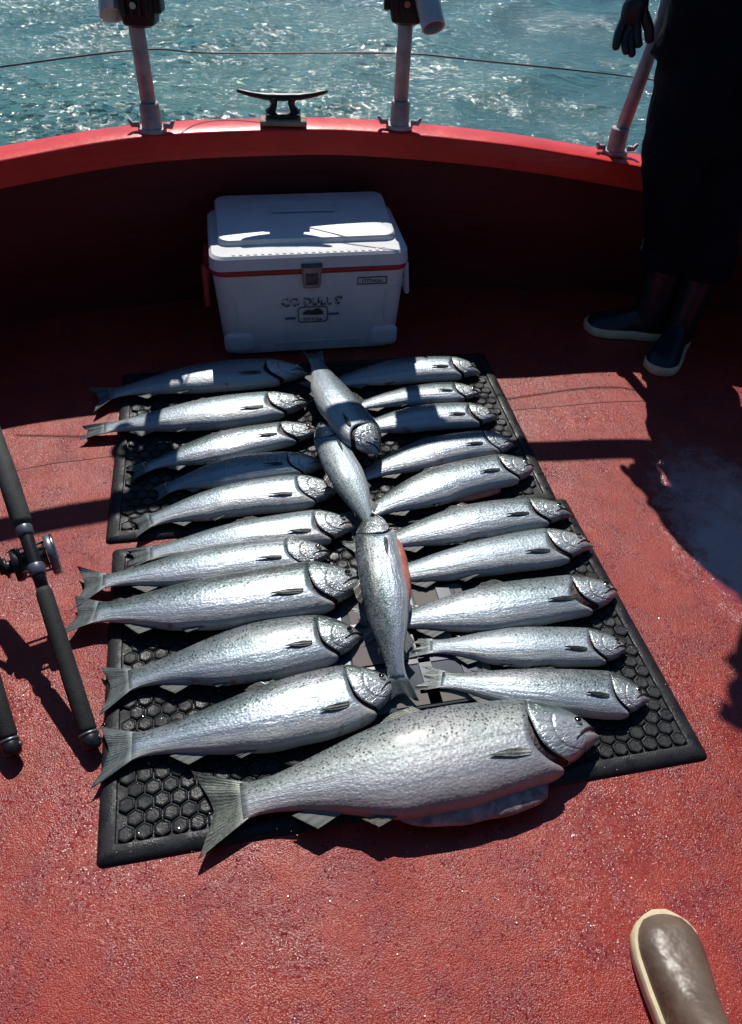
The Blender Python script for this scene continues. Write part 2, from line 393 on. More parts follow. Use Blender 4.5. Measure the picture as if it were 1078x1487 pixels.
# ------------------------------------------------------------------ setting: water, deck, hull
def axis(a, b, step, far):
    xs = [a + i * step for i in range(int((b - a) / step) + 1)]
    d = step; l = [xs[0]]; r = [xs[-1]]
    while l[-1] > -far: d *= 1.35; l.append(l[-1] - d)
    d = step
    while r[-1] < far: d *= 1.35; r.append(r[-1] + d)
    return l[:0:-1] + xs + r[1:]
def water():
    rnd = random.Random(3); W = []
    for i in range(34):
        L = .35 * (1.13 ** i) * rnd.uniform(.8, 1.2) if i < 22 else rnd.uniform(.5, 1.6)
        a = rnd.gauss(R(95), .75); W.append((2 * math.pi / L * math.cos(a), 2 * math.pi / L * math.sin(a), .0125 * L * rnd.uniform(.5, 1.1) if L < 2 else .012 * L ** .8, rnd.uniform(0, 6.28)))
    xs = axis(-7, 7, .06, 1500); ys = axis(3.0, 15.5, .06, 1500)
    mb = MB(); vs = []
    for y in ys:
        for x in xs:
            d = max(abs(x) - 7, y - 15.5, 3.0 - y, 0); k = math.exp(-d / 6) if d > 0 else 1
            z = 0
            if k > .01:
                for (kx, ky, A, p) in W: z += A * (1 - abs(math.sin(.5 * (kx * x + ky * y + p))) * 2 * .9)
                z *= k * .55
            vs.append((x, y, z))
    n = len(xs); fs = [(j * n + i, j * n + i + 1, (j + 1) * n + i + 1, (j + 1) * n + i) for j in range(len(ys) - 1) for i in range(n - 1)]
    mb.add(vs, fs); o = mb.build('water', WATER); o.location = (0, 0, -.62); tag(o, 'green blue choppy sea water with sun glitter and wake', kind='structure')
water()

ZG = .65
cap_in = [(2.05, -1.6, .62), (2.05, 0, .58), (2.02, .9, .56), (1.95, 1.6, .55), (1.8, 2.25, .54), (1.45, 2.70, .54), (.912, 2.872, .55), (.415, 2.850, .61), (-.064, 2.812, .642), (-.379, 2.736, .6555), (-.804, 2.603, .655), (-1.196, 2.436, .62), (-1.45, 2.24, .61), (-1.63, 1.95, .60), (-1.74, 1.5, .60), (-1.82, .8, .60), (-1.86, 0, .60), (-1.87, -1.6, .62)]
cap_in = catmull(cap_in, 8)
def offs(P, d):
    out = []
    for i, p in enumerate(P):
        t = (P[min(i + 1, len(P) - 1)] - P[max(i - 1, 0)]); t.z = 0; t.normalize(); out.append(p + Vector((t.y, -t.x, 0)) * -d * -1)
    return out
def outer(d): return offs(cap_in, d)
# check direction: outward should increase y at the stern
if outer(.1)[len(cap_in) // 2].y < cap_in[len(cap_in) // 2].y:
    _o = outer
    def outer(d): return offs(cap_in, -d)
# deck
mb = MB(); edge = outer(.13)
vs = [(0, .2, 0)] + [(p.x, p.y, 0) for p in edge]; fs = [(0, i, i + 1) for i in range(1, len(edge))]; mb.add(vs, fs)
mb.add([(edge[0].x, edge[0].y, -.03), (edge[-1].x, edge[-1].y, -.03), (0, .2, -.03)], [(0, 1, 2)])
mb.build('deck', DECK); tag(bpy.data.objects['deck'], 'red painted non-skid boat deck', kind='structure')
deck = bpy.data.objects['deck']
# seam beads in the deck paint
mb = MB()
sm = catmull([(-1.62, 1.42, 0), (-1.041, 1.712, 0), (-.806, 1.794, 0), (-.1, 2.01, 0), (.586, 2.170, 0), (.857, 2.226, 0), (1.5, 2.30, 0)], 10)
for a, b in zip(sm, sm[1:]):
    d = (b - a).normalized(); n = Vector((-d.y, d.x, 0)) * .0022; z = Vector((0, 0, .0022))
    mb.add([a - n, a + z, a + n, b - n, b + z, b + n], [(0, 1, 4, 3), (1, 2, 5, 4)])
mb.build('deck_seam', BULW, deck)
# hull: bulwark + cap rail
hull = empty('boat_bulwark', (0, 2.9, 0), 0, 'curved stern bulwark with bright red cap rail and dark red inner side', 'bulwark')
def sheetloop(prof, name, mat, angle=35):
    mb = MB(); rows = []
    for (d, z) in prof: rows.append([Vector((p.x, p.y - 2.9, z + (p.z - ZG if z > .3 else 0))) for p in outer(d)])
    mb.grid(rows); return mb.build(name, mat, hull, True, angle)
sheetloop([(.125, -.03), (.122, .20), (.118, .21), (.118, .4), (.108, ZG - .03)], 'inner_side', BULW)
sheetloop([(.17, ZG - .03), (.20, .2), (.16, -.2), (.05, -.9)], 'outer_side', GUN)
sheetloop([(.12, ZG - .086), (.006, ZG - .086), (.0, ZG - .082), (0, ZG - .010), (.003, ZG - .003), (.010, ZG), (.110, ZG + .004), (.122, ZG), (.125, ZG - .01), (.125, ZG - .03), (.18, ZG - .035)], 'cap_rail', GUN, 50)
# unseen cabin added behind the camera to block skylight and deepen the shade
wh = empty('sky_blocker_cabin', (0, -1.35, 0), 0, 'dark cabin added out of view to block skylight from the deck', 'sky_blocker_cabin')
VARN = plain('dark_varnish', (.030, .014, .010), .35, 0, .35, 6); DGLASS = plain('dark_window', (.01, .012, .014), .05, 0, .1, 3)
mb = MB(); mb.box((0, -.03, 1.15), (3.2, .06, 2.3), bev=.01); mb.build('wall', VARN, wh, True, 40)
mb = MB(); mb.box((0, -.55, 2.36), (3.5, 2.6, .10), bev=.02); mb.build('roof', VARN, wh, True, 40)
d_ = MB(); d_.box((-.1, .016, .98), (.70, .03, 1.9), bev=.006); dr = d_.build('door', VARN, wh, True, 40)
d_ = MB(); d_.tube([(.17, .035, 1.0), (.17, .07, 1.0), (.08, .07, 1.0)], .011, 10); d_.build('handle', STEEL, dr)
for sx in (-1.05, .95):
    d_ = MB()
    for (x, z, a, b) in ((0, .3, .62, .05), (0, -.3, .62, .05), (-.29, 0, .05, .56), (.29, 0, .05, .56)): d_.box((sx + x, .016, 1.45 + z), (a, .03, b), bev=.004)
    fr_ = d_.build('window', VARN, wh, True, 40); d_ = MB(); d_.box((sx, .006, 1.45), (.54, .008, .55)); d_.build('pane', DGLASS, fr_, False)

# ------------------------------------------------------------------ railing
def pipe_base(mb, p):
    mb.tube([p + Vector((0, 0, .0)), p + Vector((0, 0, .012))], .046, 20, sq=.8)
    mb.tube([p + Vector((0, 0, .012)), p + Vector((0, 0, .085)), p + Vector((0, 0, .088))], [.032, .031, .028], 20)
RAILZ = 1.19
mid_cap = outer(.07)
tops = []
for k, (px, py, tx, lab) in enumerate([(222, 190, -.01, 'weathered metal rail post left of the black cleat'), (580, 185, 0.0, 'weathered metal rail post right of the black cleat'), (893, 222, .066, 'leaning metal rail post beside the standing person and gloved hand')]):
    zb = (.657, .643, .565)[k]; p = G(px, py, zb)
    o = empty('rail_post', p, 0, lab, 'rail post', 'metal posts of the stern rail')
    t = Vector((tx, .02 if k == 2 else .0, (1.25, 1.19, 1.11)[k] - zb)); tops.append(p + t)
    mb = MB(); mb.tube([Vector((0, 0, .03)), t * .5, t], .0235, 20); mb.build('pole', ALU, o)
    mb = MB(); pipe_base(mb, Vector((0, 0, 0))); mb.build('base_socket', ALU, o, True, 40)
    for s in (-1, 1):
        mb = MB(); mb.tube([(s * .040, 0, .02), (s * .062, -.004, .018), (s * .072, -.006, .036)], [.010, .009, .006], 8); mb.tube([(s * .052, 0, .012), (s * .052, 0, .026)], .009, 6)
        mb.build('clamp_lug', ALU, o)
# top rail above the cap
rl = [Vector((p.x, p.y, lin([(-1.9, 1.25), (-1.0, 1.25), (-.5, 1.275), (-.2, 1.26), (.1, 1.20), (.33, 1.15), (.6, 1.135), (1.9, 1.12)], p.x))) for p in outer(.07)]
mb = MB(); mb.tube([p for p in rl[26:-30]], .038, 16, sq=1.0)
tag(mb.build('top_rail', RAILM), 'round top rail carried by the stern rail posts', 'rail')
# wire lifeline
wp = [G(-160, 122, .87)] + [atY(0, 97, 2.60), atY(200, 72, tops[0].y + .03), atY(290, 76, 2.90), atY(390, 77, 2.94), atY(580, 77, tops[1].y + .03), atY(700, 88, 2.92), atY(925, 112, tops[2].y + .01), atY(1100, 142, 2.55)]
mb = MB(); mb.tube(catmull(wp[1:], 6), .0028, 8); tag(mb.build('lifeline', WIRE), 'thin dark wire strung between the rail posts above the water', 'cable')
# rod holders
def rod_holder(post, side, bot, top, lab, clampx):
    c = post
    o = empty('rod_holder', c, 0, lab, 'rod holder')
    mb = MB(); rows = []
    for (z, hx, hy) in ((-.075, .030, .03), (-.065, .046, .045), (-.02, .056, .05), (.05, .060, .052), (.12, .058, .052), (.13, .05, .045)):
        rows.append([Vector(q) for q in rrect(hx, hy, .018, 4, z)])
    mb.grid(rows, closed=True); mb.add([v for v in rows[0]], [tuple(range(len(rows[0])))]); mb.add([v for v in rows[-1]], [tuple(range(len(rows[-1])))])
    for sx in (-.030, -.008, .015, .036): mb.box((sx, -.053, .03), (.010, .012, .14), bev=.003)
    mb.box((-side * .062, -.01, .03), (.02, .06, .13), bev=.004)
    mb.build('clamp', IRON, o, True, 40)
    for z in (-.01, .06):
        mb = MB(); mb.tube([(.0, -.05, z), (.0, -.068, z)], .010, 6); mb.build('bolt', STEEL, o, False)
    b = bot - c; t = top - c; ax = (t - b).normalized(); mb = MB()
    mb.tube([b, b + (t - b) * .5, t], .036, 24, cap=False); mb.tube([t, b + (t - b) * .5, b], .031, 24, cap=False)
    # rim ring
    a = ax.cross(Vector((1, 0, 0))).normalized(); e = ax.cross(a)
    for q in (b, t):
        r1 = [q + (a * math.cos(2 * math.pi * k / 24) + e * math.sin(2 * math.pi * k / 24)) * .036 for k in range(24)]
        r2 = [q + (a * math.cos(2 * math.pi * k / 24) + e * math.sin(2 * math.pi * k / 24)) * .031 for k in range(24)]
        mb.grid([r1, r2], closed=True)
    mb.build('tube', PVC, o, True, 40)
    mb = MB(); mm = (b + (t - b) * .55); mb.tube([Vector((0, -.03, .05)), Vector((mm.x * .6, mm.y * .6 - .01, .06)), mm], .014, 10); mb.build('arm', IRON, o)
    return o
pL = atY(201, 0, tops[0].y - .012); pL.z = 1.035
pM = atY(592, 0, tops[1].y - .012); pM.z = 1.035
rod_holder(pL, -1, atY(163, 22, 2.66), atY(163, 22, 2.66) + Vector((-.05, .24, .26)), 'grey tube rod holder clamped on the post left of the cleat', -1)
rod_holder(pM, 1, atY(630, 40, 2.74), atY(630, 40, 2.74) + Vector((-.10, .24, .26)), 'grey tube rod holder clamped on the post right of the cleat', 1)
pR = tops[2] + Vector((-.02, -.012, .03))
rod_holder(pR, -1, pR + Vector((-.13, -.02, -.02)), pR + Vector((-.17, .06, .30)), 'tube rod holder on the leaning post by the standing person, above the gloved hand', -1)
# cleat
pc = (G(378, 181, .66) + G(445, 181, .652)) / 2
cl = empty('mooring_cleat', (pc.x, pc.y, .660), R(8), 'black two horned mooring cleat on a pale pad on the red cap rail', 'cleat'); cl.scale = (.92, .9, .84)
mb = MB(); mb.box((0, 0, .012), (.168, .080, .024), bev=.005); mb.build('pad', WOODPAD, cl, True, 40)
mb = MB(); mb.box((0, 0, .036), (.125, .066, .014), bev=.005)
for s in (-1, 1): mb.tube([(s * .048, 0, .04), (s * .036, 0, .058), (s * .030, 0, .075), (s * .036, 0, .098)], [.026, .016, .015, .022], 14, sq=.8)
mb.build('stand', IRON, cl, True, 50)
mb = MB(); hp = [(-.162, 0, .122), (-.150, 0, .119), (-.11, 0, .108), (-.06, 0, .100), (0, 0, .098), (.06, 0, .100), (.11, 0, .108), (.150, 0, .119), (.162, 0, .122)]
mb.tube(hp, [.004, .009, .012, .015, .017, .015, .012, .009, .004], 14, sq=.85); mb.build('horns', IRON, cl)

# ------------------------------------------------------------------ rubber mats
def rubber_mat(corner, ang, wd, dp, lab, z=0.0):
    o = empty('rubber_mat', (corner.x, corner.y, z), ang, lab, 'rubber mat', 'black hexagon drainage mats')
    mb = MB(); loops = []
    for (ins, h) in ((0, 0.001), (.002, .005), (.010, .011), (.030, .013), (.034, .012), (.036, .007)):
        loops.append([Vector((x + wd / 2, y + dp / 2, h)) for x, y, _ in rrect(wd / 2 - ins, dp / 2 - ins, .012 if ins < .02 else .006, 4, 0)])
    mb.grid(loops, closed=True); mb.add(loops[-1], [tuple(range(len(loops[-1])))])
    mb.build('border_sheet', RUB, o, True, 30)
    mb = MB(); s = .0345; ry = s * .866; j = 0; y = .036 + s * .5
    while y < dp - .036 - s * .3:
        x = .036 + s * .55 + (s / 2 if j % 2 else 0)
        while x < wd - .036 - s * .3:
            vs = []; jit = random.uniform(-.0004, .0006)
            for (r, h) in ((.0188, .0070), (.0176, .0125), (.0150, .0136), (.0125, .0122)):
                for k in range(6):
                    a = R(60 * k + 30); vs.append((x + r * math.cos(a), y + r * math.sin(a), h + jit))
            vs.append((x, y, .0118 + jit)); fs = []
            for a in range(3):
                for k in range(6): l = (k + 1) % 6; fs.append((a * 6 + k, a * 6 + l, (a + 1) * 6 + l, (a + 1) * 6 + k))
            for k in range(6): fs.append((18 + k, 18 + (k + 1) % 6, 24))
            mb.add(vs, fs); x += s
        y += ry; j += 1
    t = mb.build('hexagon_studs', RUB, o, True, 28)
    return o
rubber_mat(Vector((-.481, .606)), R(13.4), 1.276, .835, 'black hexagon rubber mat nearest the camera, under the biggest fish')
rubber_mat(Vector((-.700, 1.440)), R(11.6), 1.270, .80, 'black hexagon rubber mat reaching to the front of the white cooler')

# printed measuring board under the middle of the catch
bo = empty('printed_board', G(590, 945, 0), R(13.4), 'pale board with navy bands, flat under the middle fish', 'board')
mats = [plain('board_white', (.09, .10, .12), .7, 0, .3, 10), plain('board_navy', (.008, .018, .06), .35, 0, .3, 14), plain('board_mauve', (.15, .12, .12), .7, 0, .12, 12), plain('board_tan', (.15, .135, .12), .7, 0, .15, 12)]
mb = MB(); mb.box((0, 0, .0175), (.36, .34, .005), bev=.002); mb.build('board', mats[0], bo, True, 40)
for (nm, mi, rects) in (('navy_band', 1, [(-.155, -.0, .03, .33), (.13, .0, .035, .33), (.03, .0, .03, .33), (-.02, -.048, .25, .014), (-.02, .075, .25, .014), (.06, -.13, .12, .014), (.03, .02, .02, .10)]), ('mauve_panel', 2, [(-.07, -.005, .13, .085), (-.07, .11, .10, .06)]), ('tan_panel', 3, [(.088, .015, .075, .10), (.04, -.145, .20, .04), (.08, .12, .06, .07), (.168, .0, .02, .30)])):
    for (x, y, a, b) in rects:
        mb = MB(); mb.box((x, y, .0213), (a, b, .0018), bev=.0006); mb.build(nm, mats[mi], bo, False)

# ------------------------------------------------------------------ salmon
HD = [(0, .03), (.008, .10), (.025, .21), (.05, .36), (.08, .51), (.12, .69), (.16, .83), (.2, .93), (.26, .98), (.34, 1.0), (.44, .97), (.53, .90), (.62, .77), (.70, .62), (.77, .48), (.82, .39), (.86, .355), (.885, .38), (.90, .42)]
HV = [(0, .03), (.008, .11), (.025, .23), (.05, .39), (.08, .55), (.12, .75), (.16, .89), (.2, .97), (.26, 1.0), (.35, 1.0), (.44, .99), (.53, .94), (.62, .80), (.70, .60), (.77, .44), (.82, .37), (.86, .35), (.885, .38), (.90, .42)]
TH = [(0, .05), (.008, .24), (.025, .42), (.05, .60), (.08, .73), (.12, .83), (.16, .90), (.2, .94), (.26, .97), (.35, 1.0), (.44, 1.0), (.53, .93), (.62, .78), (.70, .60), (.77, .42), (.82, .30), (.86, .20), (.885, .14), (.90, .08)]
def _rm(T): return [(a * .80 if a <= .2 else (a - .015 if a < .3 else a), b) for a, b in T]
HD, HV, TH = _rm(HD), _rm(HV), _rm(TH)
class Fish:
    def __init__(s, nose, mid, tail, D, z0=.017, smid=.45, thick=.26, bulge=1.0):
        s.z0 = z0; s.D = D; s.T = D * thick; s.bulge = bulge
        zc = z0 + s.T * .8
        s.p0, s.p1, s.p2 = [G(q[0], q[1], zc if len(q) < 3 else q[2]) for q in (nose, mid, tail)]
        s.dz = [q[2] - zc if len(q) > 2 else 0 for q in (nose, mid, tail)]
        for q in (s.p0, s.p1, s.p2): q.z = 0
        s.sm = smid; s.FL = (s.p0 - s.p2).length
        s.roll = random.uniform(-.42, -.02); s.w = [random.uniform(0, 6.28) for _ in range(4)]; s.wa = random.uniform(.02, .065)
    def cen(s, t):
        m = s.sm; a = (t - m) * (t - 1) / (m); b = t * (t - 1) / (m * (m - 1)); c = t * (t - m) / (1 - m)
        return s.p0 * a + s.p1 * b + s.p2 * c, (s.dz[0] * a + s.dz[1] * b + s.dz[2] * c)
    def fr(s, t):
        p, dz = s.cen(t); q = s.cen(t + .002)[0]; q0 = s.cen(t - .002)[0]; h = (q0 - q).normalized()  # heading to the nose
        d = Vector((-h.y, h.x, 0)); th = s.T * lin(TH, min(t, .9))
        z = s.z0 + .55 * s.T * .45 + .62 * th * .55 + dz + .002 * sst(.6, .95, t)
        return p + Vector((0, 0, z)), h, d
    def P(s, t, y, z):
        p, h, d = s.fr(t); return p + d * y + Vector((0, 0, z))
    def surf(s, t, a, k=1.0):
        # a: 0 dorsal, pi/2 up, pi ventral
        c, n = math.cos(a), math.sin(a); half = s.D / 2
        hy = half * (smooth(HD, t) if c > 0 else smooth(HV, t) * s.bulge); th = s.T * smooth(TH, t)
        hy *= 1 + s.wa * math.sin(9 * t + s.w[0]) * (1 if c > 0 else 1.4) + (.022 * math.sin(31 * t + s.w[1]) * sst(.25, .4, t) * sst(.75, .6, t) if c < 0 else 0)
        y = hy * math.copysign(abs(c) ** .86, c) * k; z = th * math.copysign(abs(n) ** .74, n) * k
        if n < 0: z *= .62
        return s.P(t, y, z)
def finsheet(F, base, tip, mat, name, parent, nu=14, nv=6, rip=.002, thick=.0011, zfn=None):
    """base/tip: lists of world points, blended; builds a thin two-sided solid sheet"""
    def samp(L, t):
        x = t * (len(L) - 1); i = min(int(x), len(L) - 2); return L[i].lerp(L[i + 1], x - i)
    top = []; bot = []; uvs = []
    ph = random.uniform(0, 6)
    for j in range(nv + 1):
        v = j / nv; rt = []; rb = []
        for i in range(nu + 1):
            u = i / nu; a = samp(base, u); b = samp(tip, u); p = a.lerp(b, v)
            p = p + Vector((0, 0, rip * math.sin(u * 17 + ph + v * 2) * v + rip * .6 * math.sin(u * 6 + ph * 2) * v))
            th = thick * (1.3 - v * .9)
            rt.append(p + Vector((0, 0, th))); rb.append(p - Vector((0, 0, th))); uvs.append((u, v))
        top.append(rt); bot.append(rb)
    mb = MB(); mb.grid(top, uvs=uvs); mb.grid(bot, uvs=uvs)
    n = nu + 1; o2 = len(mb.v) // 2; edge = [i for i in range(n)] + [j * n + nu for j in range(1, nv + 1)] + [nv * n + i for i in range(nu - 1, -1, -1)] + [j * n for j in range(nv - 1, 0, -1)]
    fs = []
    for a, b in zip(edge, edge[1:] + edge[:1]): fs.append((a, b, b + o2, a + o2))
    mb.f += fs; mb.m += [0] * len(fs)
    return mb.build(name, mat, parent, True, 60)
def salmon(lab, nose, mid, tail, D=None, z0=.017, gap=.020, big=False, open_=0.0, tailk=1.0, tailz=.0, flap=None, thick=.26, pec=True, bulge=1.0, group='silver salmon laid out in rows', hide_tail=False, fork=.965, lobes=(.86, 1.06), pecd=.0):
    FL = (G(nose[0], nose[1], .05) - G(tail[0], tail[1], .05)).length
    if D is None: D = FL * .195
    F = Fish(nose, mid, tail, D, z0, thick=thick, bulge=bulge)
    c0 = F.cen(.45)[0]; root = empty('salmon', (c0.x, c0.y, z0), 0, lab, 'fish', group)
    rb = len(bpy.data.objects)
    skin = KSKIN if big else FSKIN; NS = 40
    gh = random.uniform(-.006, .006)
    def vv(a): return math.cos(a)
    def sc(a):   # rear edge of gill cover
        v = vv(a); return .174 + gh - .05 * max(0, v - .25) ** 2 - .070 * abs(min(v + .02, 0)) ** 1.8
    def sb(a):
        v = vv(a); g = (gap * .85 + .002) * sst(.48, -.45, v) * (1 - .25 * sst(-.7, -1, v)) if math.sin(a) > -.3 else gap * .6 * sst(.6, -.3, v)
        return sc(a) + g + .0005
    def ring(fn, k=1.0, uvl=None):
        r = []
        for i in range(NS):
            a = 2 * math.pi * i / NS; t = fn(a); r.append(F.surf(t, a, k(a, t) if callable(k) else k))
            if uvl is not None: uvl.append((t, .5 + .5 * math.cos(a + F.roll)))
        return r
    # body
    rows = []; uvl = []
    rows.append(ring(lambda a: sb(a) + .012, .80, uvl)); rows.append(ring(lambda a: sb(a) + .001, .93, uvl))
    N = 46
    for j in range(N + 1):
        t = j / N; tt = t
        rows.append(ring(lambda a, tt=tt: sb(a) + (.897 - sb(a)) * tt, lambda a, q, tt=tt: 1.0 - .02 * (1 - sst(0, .03, tt)), uvl))
    mb = MB(); mb.grid(rows, closed=True, uvs=uvl); mb.m[:NS] = [1] * NS; L = len(mb.v) - NS; mb.f.append(tuple(range(L, L + NS))); mb.m.append(0)
    mb.build('body', [skin, GILL], root)
    # head
    rows = []; uvl = []; NH = 22
    def hk(a, t): return (1.0 + .022 * sst(.06, .14, t) * sst(.45, -.1, math.cos(a))) * (1 - .17 * sst(-.05, -.75, math.cos(a)) * sst(.05, .12, t))
    for j in range(NH + 1):
        x = (j / NH) ** 1.35
        rows.append(ring(lambda a, x=x: .0005 + (sc(a) - .0005) * x, hk, uvl))
    rows.append(ring(lambda a: sc(a) + .001, lambda a, t: hk(a, t) * .97, uvl)); rows.append(ring(lambda a: sc(a) - .012, .85, uvl))
    mb = MB(); mb.grid(rows, closed=True, uvs=uvl)
    mb.m[-NS:] = [1] * NS; mb.f.append(tuple(range(NS))); mb.m.append(0)
    head = mb.build('head', [FHEAD, GILL], root)
    if open_ > 0:
        hp0 = F.P(.080, -D / 2 * .40, 0); ang_ = -R(34) * open_ - R(4)
        rm = Matrix.Rotation(ang_, 3, 'Z'); a0, a1 = math.acos(-.30), 2 * math.pi - math.acos(-.30)
        rows_ = []
        for j_ in range(9):
            t = .003 + .085 * j_ / 8; r = []
            for i in range(15):
                a = a0 + (a1 - a0) * i / 14; p = F.surf(t, a, .97 - .12 * (j_ / 8))
                r.append(hp0 + rm @ (p - hp0))
            rows_.append(r)
        mb = MB(); mb.grid(rows_, closed=True); mb.add(rows_[0], [tuple(range(15))]); lj = mb.build('lower_jaw', FHEAD, root)
        lin_ = [[F.surf(.005 + .068 * q / 6, math.acos(-.34), .96).lerp(rows_[min(8, round(q / 6 * 7))][0], k / 3) + Vector((0, 0, -.003 * math.sin(math.pi * k / 3))) for k in range(4)] for q in range(7)]
        mb = MB(); mb.grid(lin_); o_ = mb.build('mouth', MOUTHP, lj); o_.modifiers.new('thick', 'SOLIDIFY').thickness = .003
    # gill core
    rows = [ring(lambda a, x=x: x, .80) for x in (.06, .09, .12, .15, .18, .22)]
    mb = MB(); mb.grid(rows, closed=True); mb.build('gills', GILL, root)
    # jaw line
    jl = []
    for t in (.002, .020, .040, .060, .078):
        a = math.acos(-.05 - .42 * (t / .078)); jl.append(F.surf(t, a, 1.005))
    if True:
        mb = MB(); mb.tube(jl, [FL * .0046, FL * .0046, FL * .0040, FL * .003] + [FL * .001], 6); mb.build('mouth', MOUTHD, head)
    # eye
    ea = math.acos(.24) - F.roll * .6; ec = F.surf(.052, ea, .995); er = FL * (.0155 if not big else .0125)
    nrm = (F.surf(.052, ea, 1.1) - ec).normalized(); t1 = nrm.orthogonal().normalized(); t2 = nrm.cross(t1)
    mb = MB(); rr = []
    for (q, hgt) in ((1.0, 0.0), (.85, .28), (.74, .42), (.72, .44)): rr.append([ec + (t1 * math.cos(k * .5236) + t2 * math.sin(k * .5236)) * er * q + nrm * er * hgt for k in range(12)])
    mb.grid(rr, closed=True)
    for q, hgt in ((.3, .56), (.05, .60)): rr.append([ec + (t1 * math.cos(k * .5236) + t2 * math.sin(k * .5236)) * er * q + nrm * er * hgt for k in range(12)])
    mb.grid(rr[3:], m=1, closed=True); mb.build('eye', [EYEG, EYEB], head)
    # tail fin
    if not hide_tail:
        h = D / 2; n = 13; base = []; tip = []; sp = FL * .105 * tailk
        for i in range(n):
            q = 2 * i / (n - 1) - 1
            y = q * h * .36; base.append(F.P(.886, y, .0015))
            lob = lobes[0] if q > 0 else lobes[1]
            st = fork + (1.005 - fork) * abs(q) ** 1.3 * lob
            tz = tailz - (.0 if tailz else F.T * .25)
            tip.append(F.P(st, q * sp * lob, tz + random.uniform(-.0015, .0015)))
        finsheet(F, base, tip, FINK if big else FIN, 'tail_fin', root, 40, 8, .0028, .0012)
    # adipose + dorsal
    def onback(t, k=1.0): return F.P(t, D / 2 * lin(HD, t) * k, F.T * .10 * lin(TH, t))
    finsheet(F, [onback(.735, .9), onback(.762, .9)], [onback(.762, 1.0) + F.fr(.76)[2] * FL * .010, onback(.785, 1.0) + F.fr(.78)[2] * FL * .014], FIND, 'adipose_fin', root, 4, 3, .0005)
    finsheet(F, [onback(.40, .93), onback(.45, .93), onback(.50, .93)], [onback(.445) + F.fr(.44)[2] * FL * .030, onback(.505) + F.fr(.5)[2] * FL * .026, onback(.535) + F.fr(.53)[2] * FL * .012], FIND if not big else FINK, 'dorsal_fin', root, 16, 5, .0015)
    def onbelly(t, k=1.0, z=.0): return F.P(t, -D / 2 * lin(HV, t) * k, F.T * z * lin(TH, t))
    bl = -F.fr(.7)[2]
    finsheet(F, [onbelly(.67, .93), onbelly(.71, .93), onbelly(.755, .93)], [onbelly(.735, 1) + bl * FL * .038, onbelly(.762, 1) + bl * FL * .024, onbelly(.788, 1) + bl * FL * .008], FINP, 'anal_fin', root, 18, 5, .0006)
    bl = -F.fr(.52)[2]
    finsheet(F, [onbelly(.515, .93, .25), onbelly(.535, .93, .25)], [onbelly(.580 if not big else .60, 1.0, .15) + bl * FL * (.018 if not big else .030), onbelly(.600 if not big else .635, .96, .1) + bl * FL * (.006 if not big else .014)], FINP if not big else FINK, 'pelvic_fin', root, 10, 5, .001)
    if pec:
        # pectoral lies against the flank just behind the gill slit
        rows = []; W_ = (.07, .085, .085, .065, .035, .006); pa = random.uniform(-.03, .05)
        for j_ in range(6):
            q = j_ / 5; t = .205 + .105 * q; vc = -.50 + pecd - F.roll * .5 + pa * q + .05 * q
            rows.append([F.surf(t + .004 * (i / 6), math.acos(max(-.98, vc + W_[j_] * (1 - i / 3))), 1.0) + Vector((0, 0, .0015 + .0035 * q + .0012 * math.sin(i * 2.1 + q * 3))) for i in range(7)])
        uvs = [(i / 6 * .12, j / 5) for j in range(6) for i in range(7)]
        mb = MB(); mb.grid(rows, uvs=uvs); o = mb.build('pectoral_fin', FIND if not big else FINK, root)
        md = o.modifiers.new('thick', 'SOLIDIFY'); md.thickness = .0015; sb_ = o.modifiers.new('sub', 'SUBSURF'); sb_.levels = 1; sb_.render_levels = 1
    if flap:   # opened belly wall
        t0, t1, wdt, mt, zz = flap; rows = []; uvl = []; nn = 22
        for i in range(nn + 1):
            t = t0 + (t1 - t0) * i / nn; e = (1 - abs(2 * ((i / nn) ** .8) - 1) ** 2.6) ** .5 * (1 + .03 * math.sin(i * 1.1)); r = []
            for j in range(7):
                q = j / 6; yy = -D / 2 * lin(HV, t) * (.86 + .0 * q) - wdt * e * q
                r.append(F.P(t, yy, -F.T * .25 * lin(TH, t) + zz * (1 - q) * e + .006 * math.sin(math.pi * q) * e - q * .004)); uvl.append((t, .02 + .18 * (1 - q)))
            rows.append(r)
        mb = MB(); mb.grid(rows, uvs=uvl); o = mb.build('belly_flap', mt, root)
        md = o.modifiers.new('thick', 'SOLIDIFY'); md.thickness = .0035; md.offset = 0
    # children were built in world coordinates: bring them under the root
    off = -Vector(root.location)
    for ch in root.children:
        ch.data.transform(Matrix.Translation(off))
        for g in ch.children: g.data.transform(Matrix.Translation(off))
    return root

LG = 'silver salmon in the left row'; RG = 'silver salmon in the right row'; CG = 'silver salmon end to end down the middle'
salmon('fully shaded salmon against the front of the cooler, farthest in the left row', (448, 536), (300, 547), (130, 570), .142, gap=.026, group=LG)
salmon('salmon in the left row just in front of the fully shaded one, folded dark tail', (448, 579), (300, 600), (115, 618), .138, gap=.024, group=LG, tailk=.45, fork=.97)
salmon('slim salmon third from the cooler in the left row, tail over sunlit hexagons', (464, 620), (330, 645), (185, 680), .120, gap=.030, group=LG, open_=.25, tailk=.6)
salmon('blue shaded salmon fourth from the cooler in the left row', (472, 670), (345, 683), (222, 709), .118, gap=.014, group=LG, tailk=.6)
salmon('salmon fifth from the cooler in the left row, with thin pale gill line', (492, 706), (345, 724), (190, 757), .130, gap=.006, group=LG, tailk=.7)
salmon('salmon half covered by its neighbour, head beside the bare hexagons, sixth in the left row', (514, 756), (370, 777), (180, 803), .125, gap=.022, group=LG, open_=.22, tailk=.6)
salmon('salmon squeezed between two others in the left row, broad dark tail on the red deck', (480, 797), (320, 818), (106, 843), .125, z0=.022, gap=.004, group=LG, tailk=1.15)
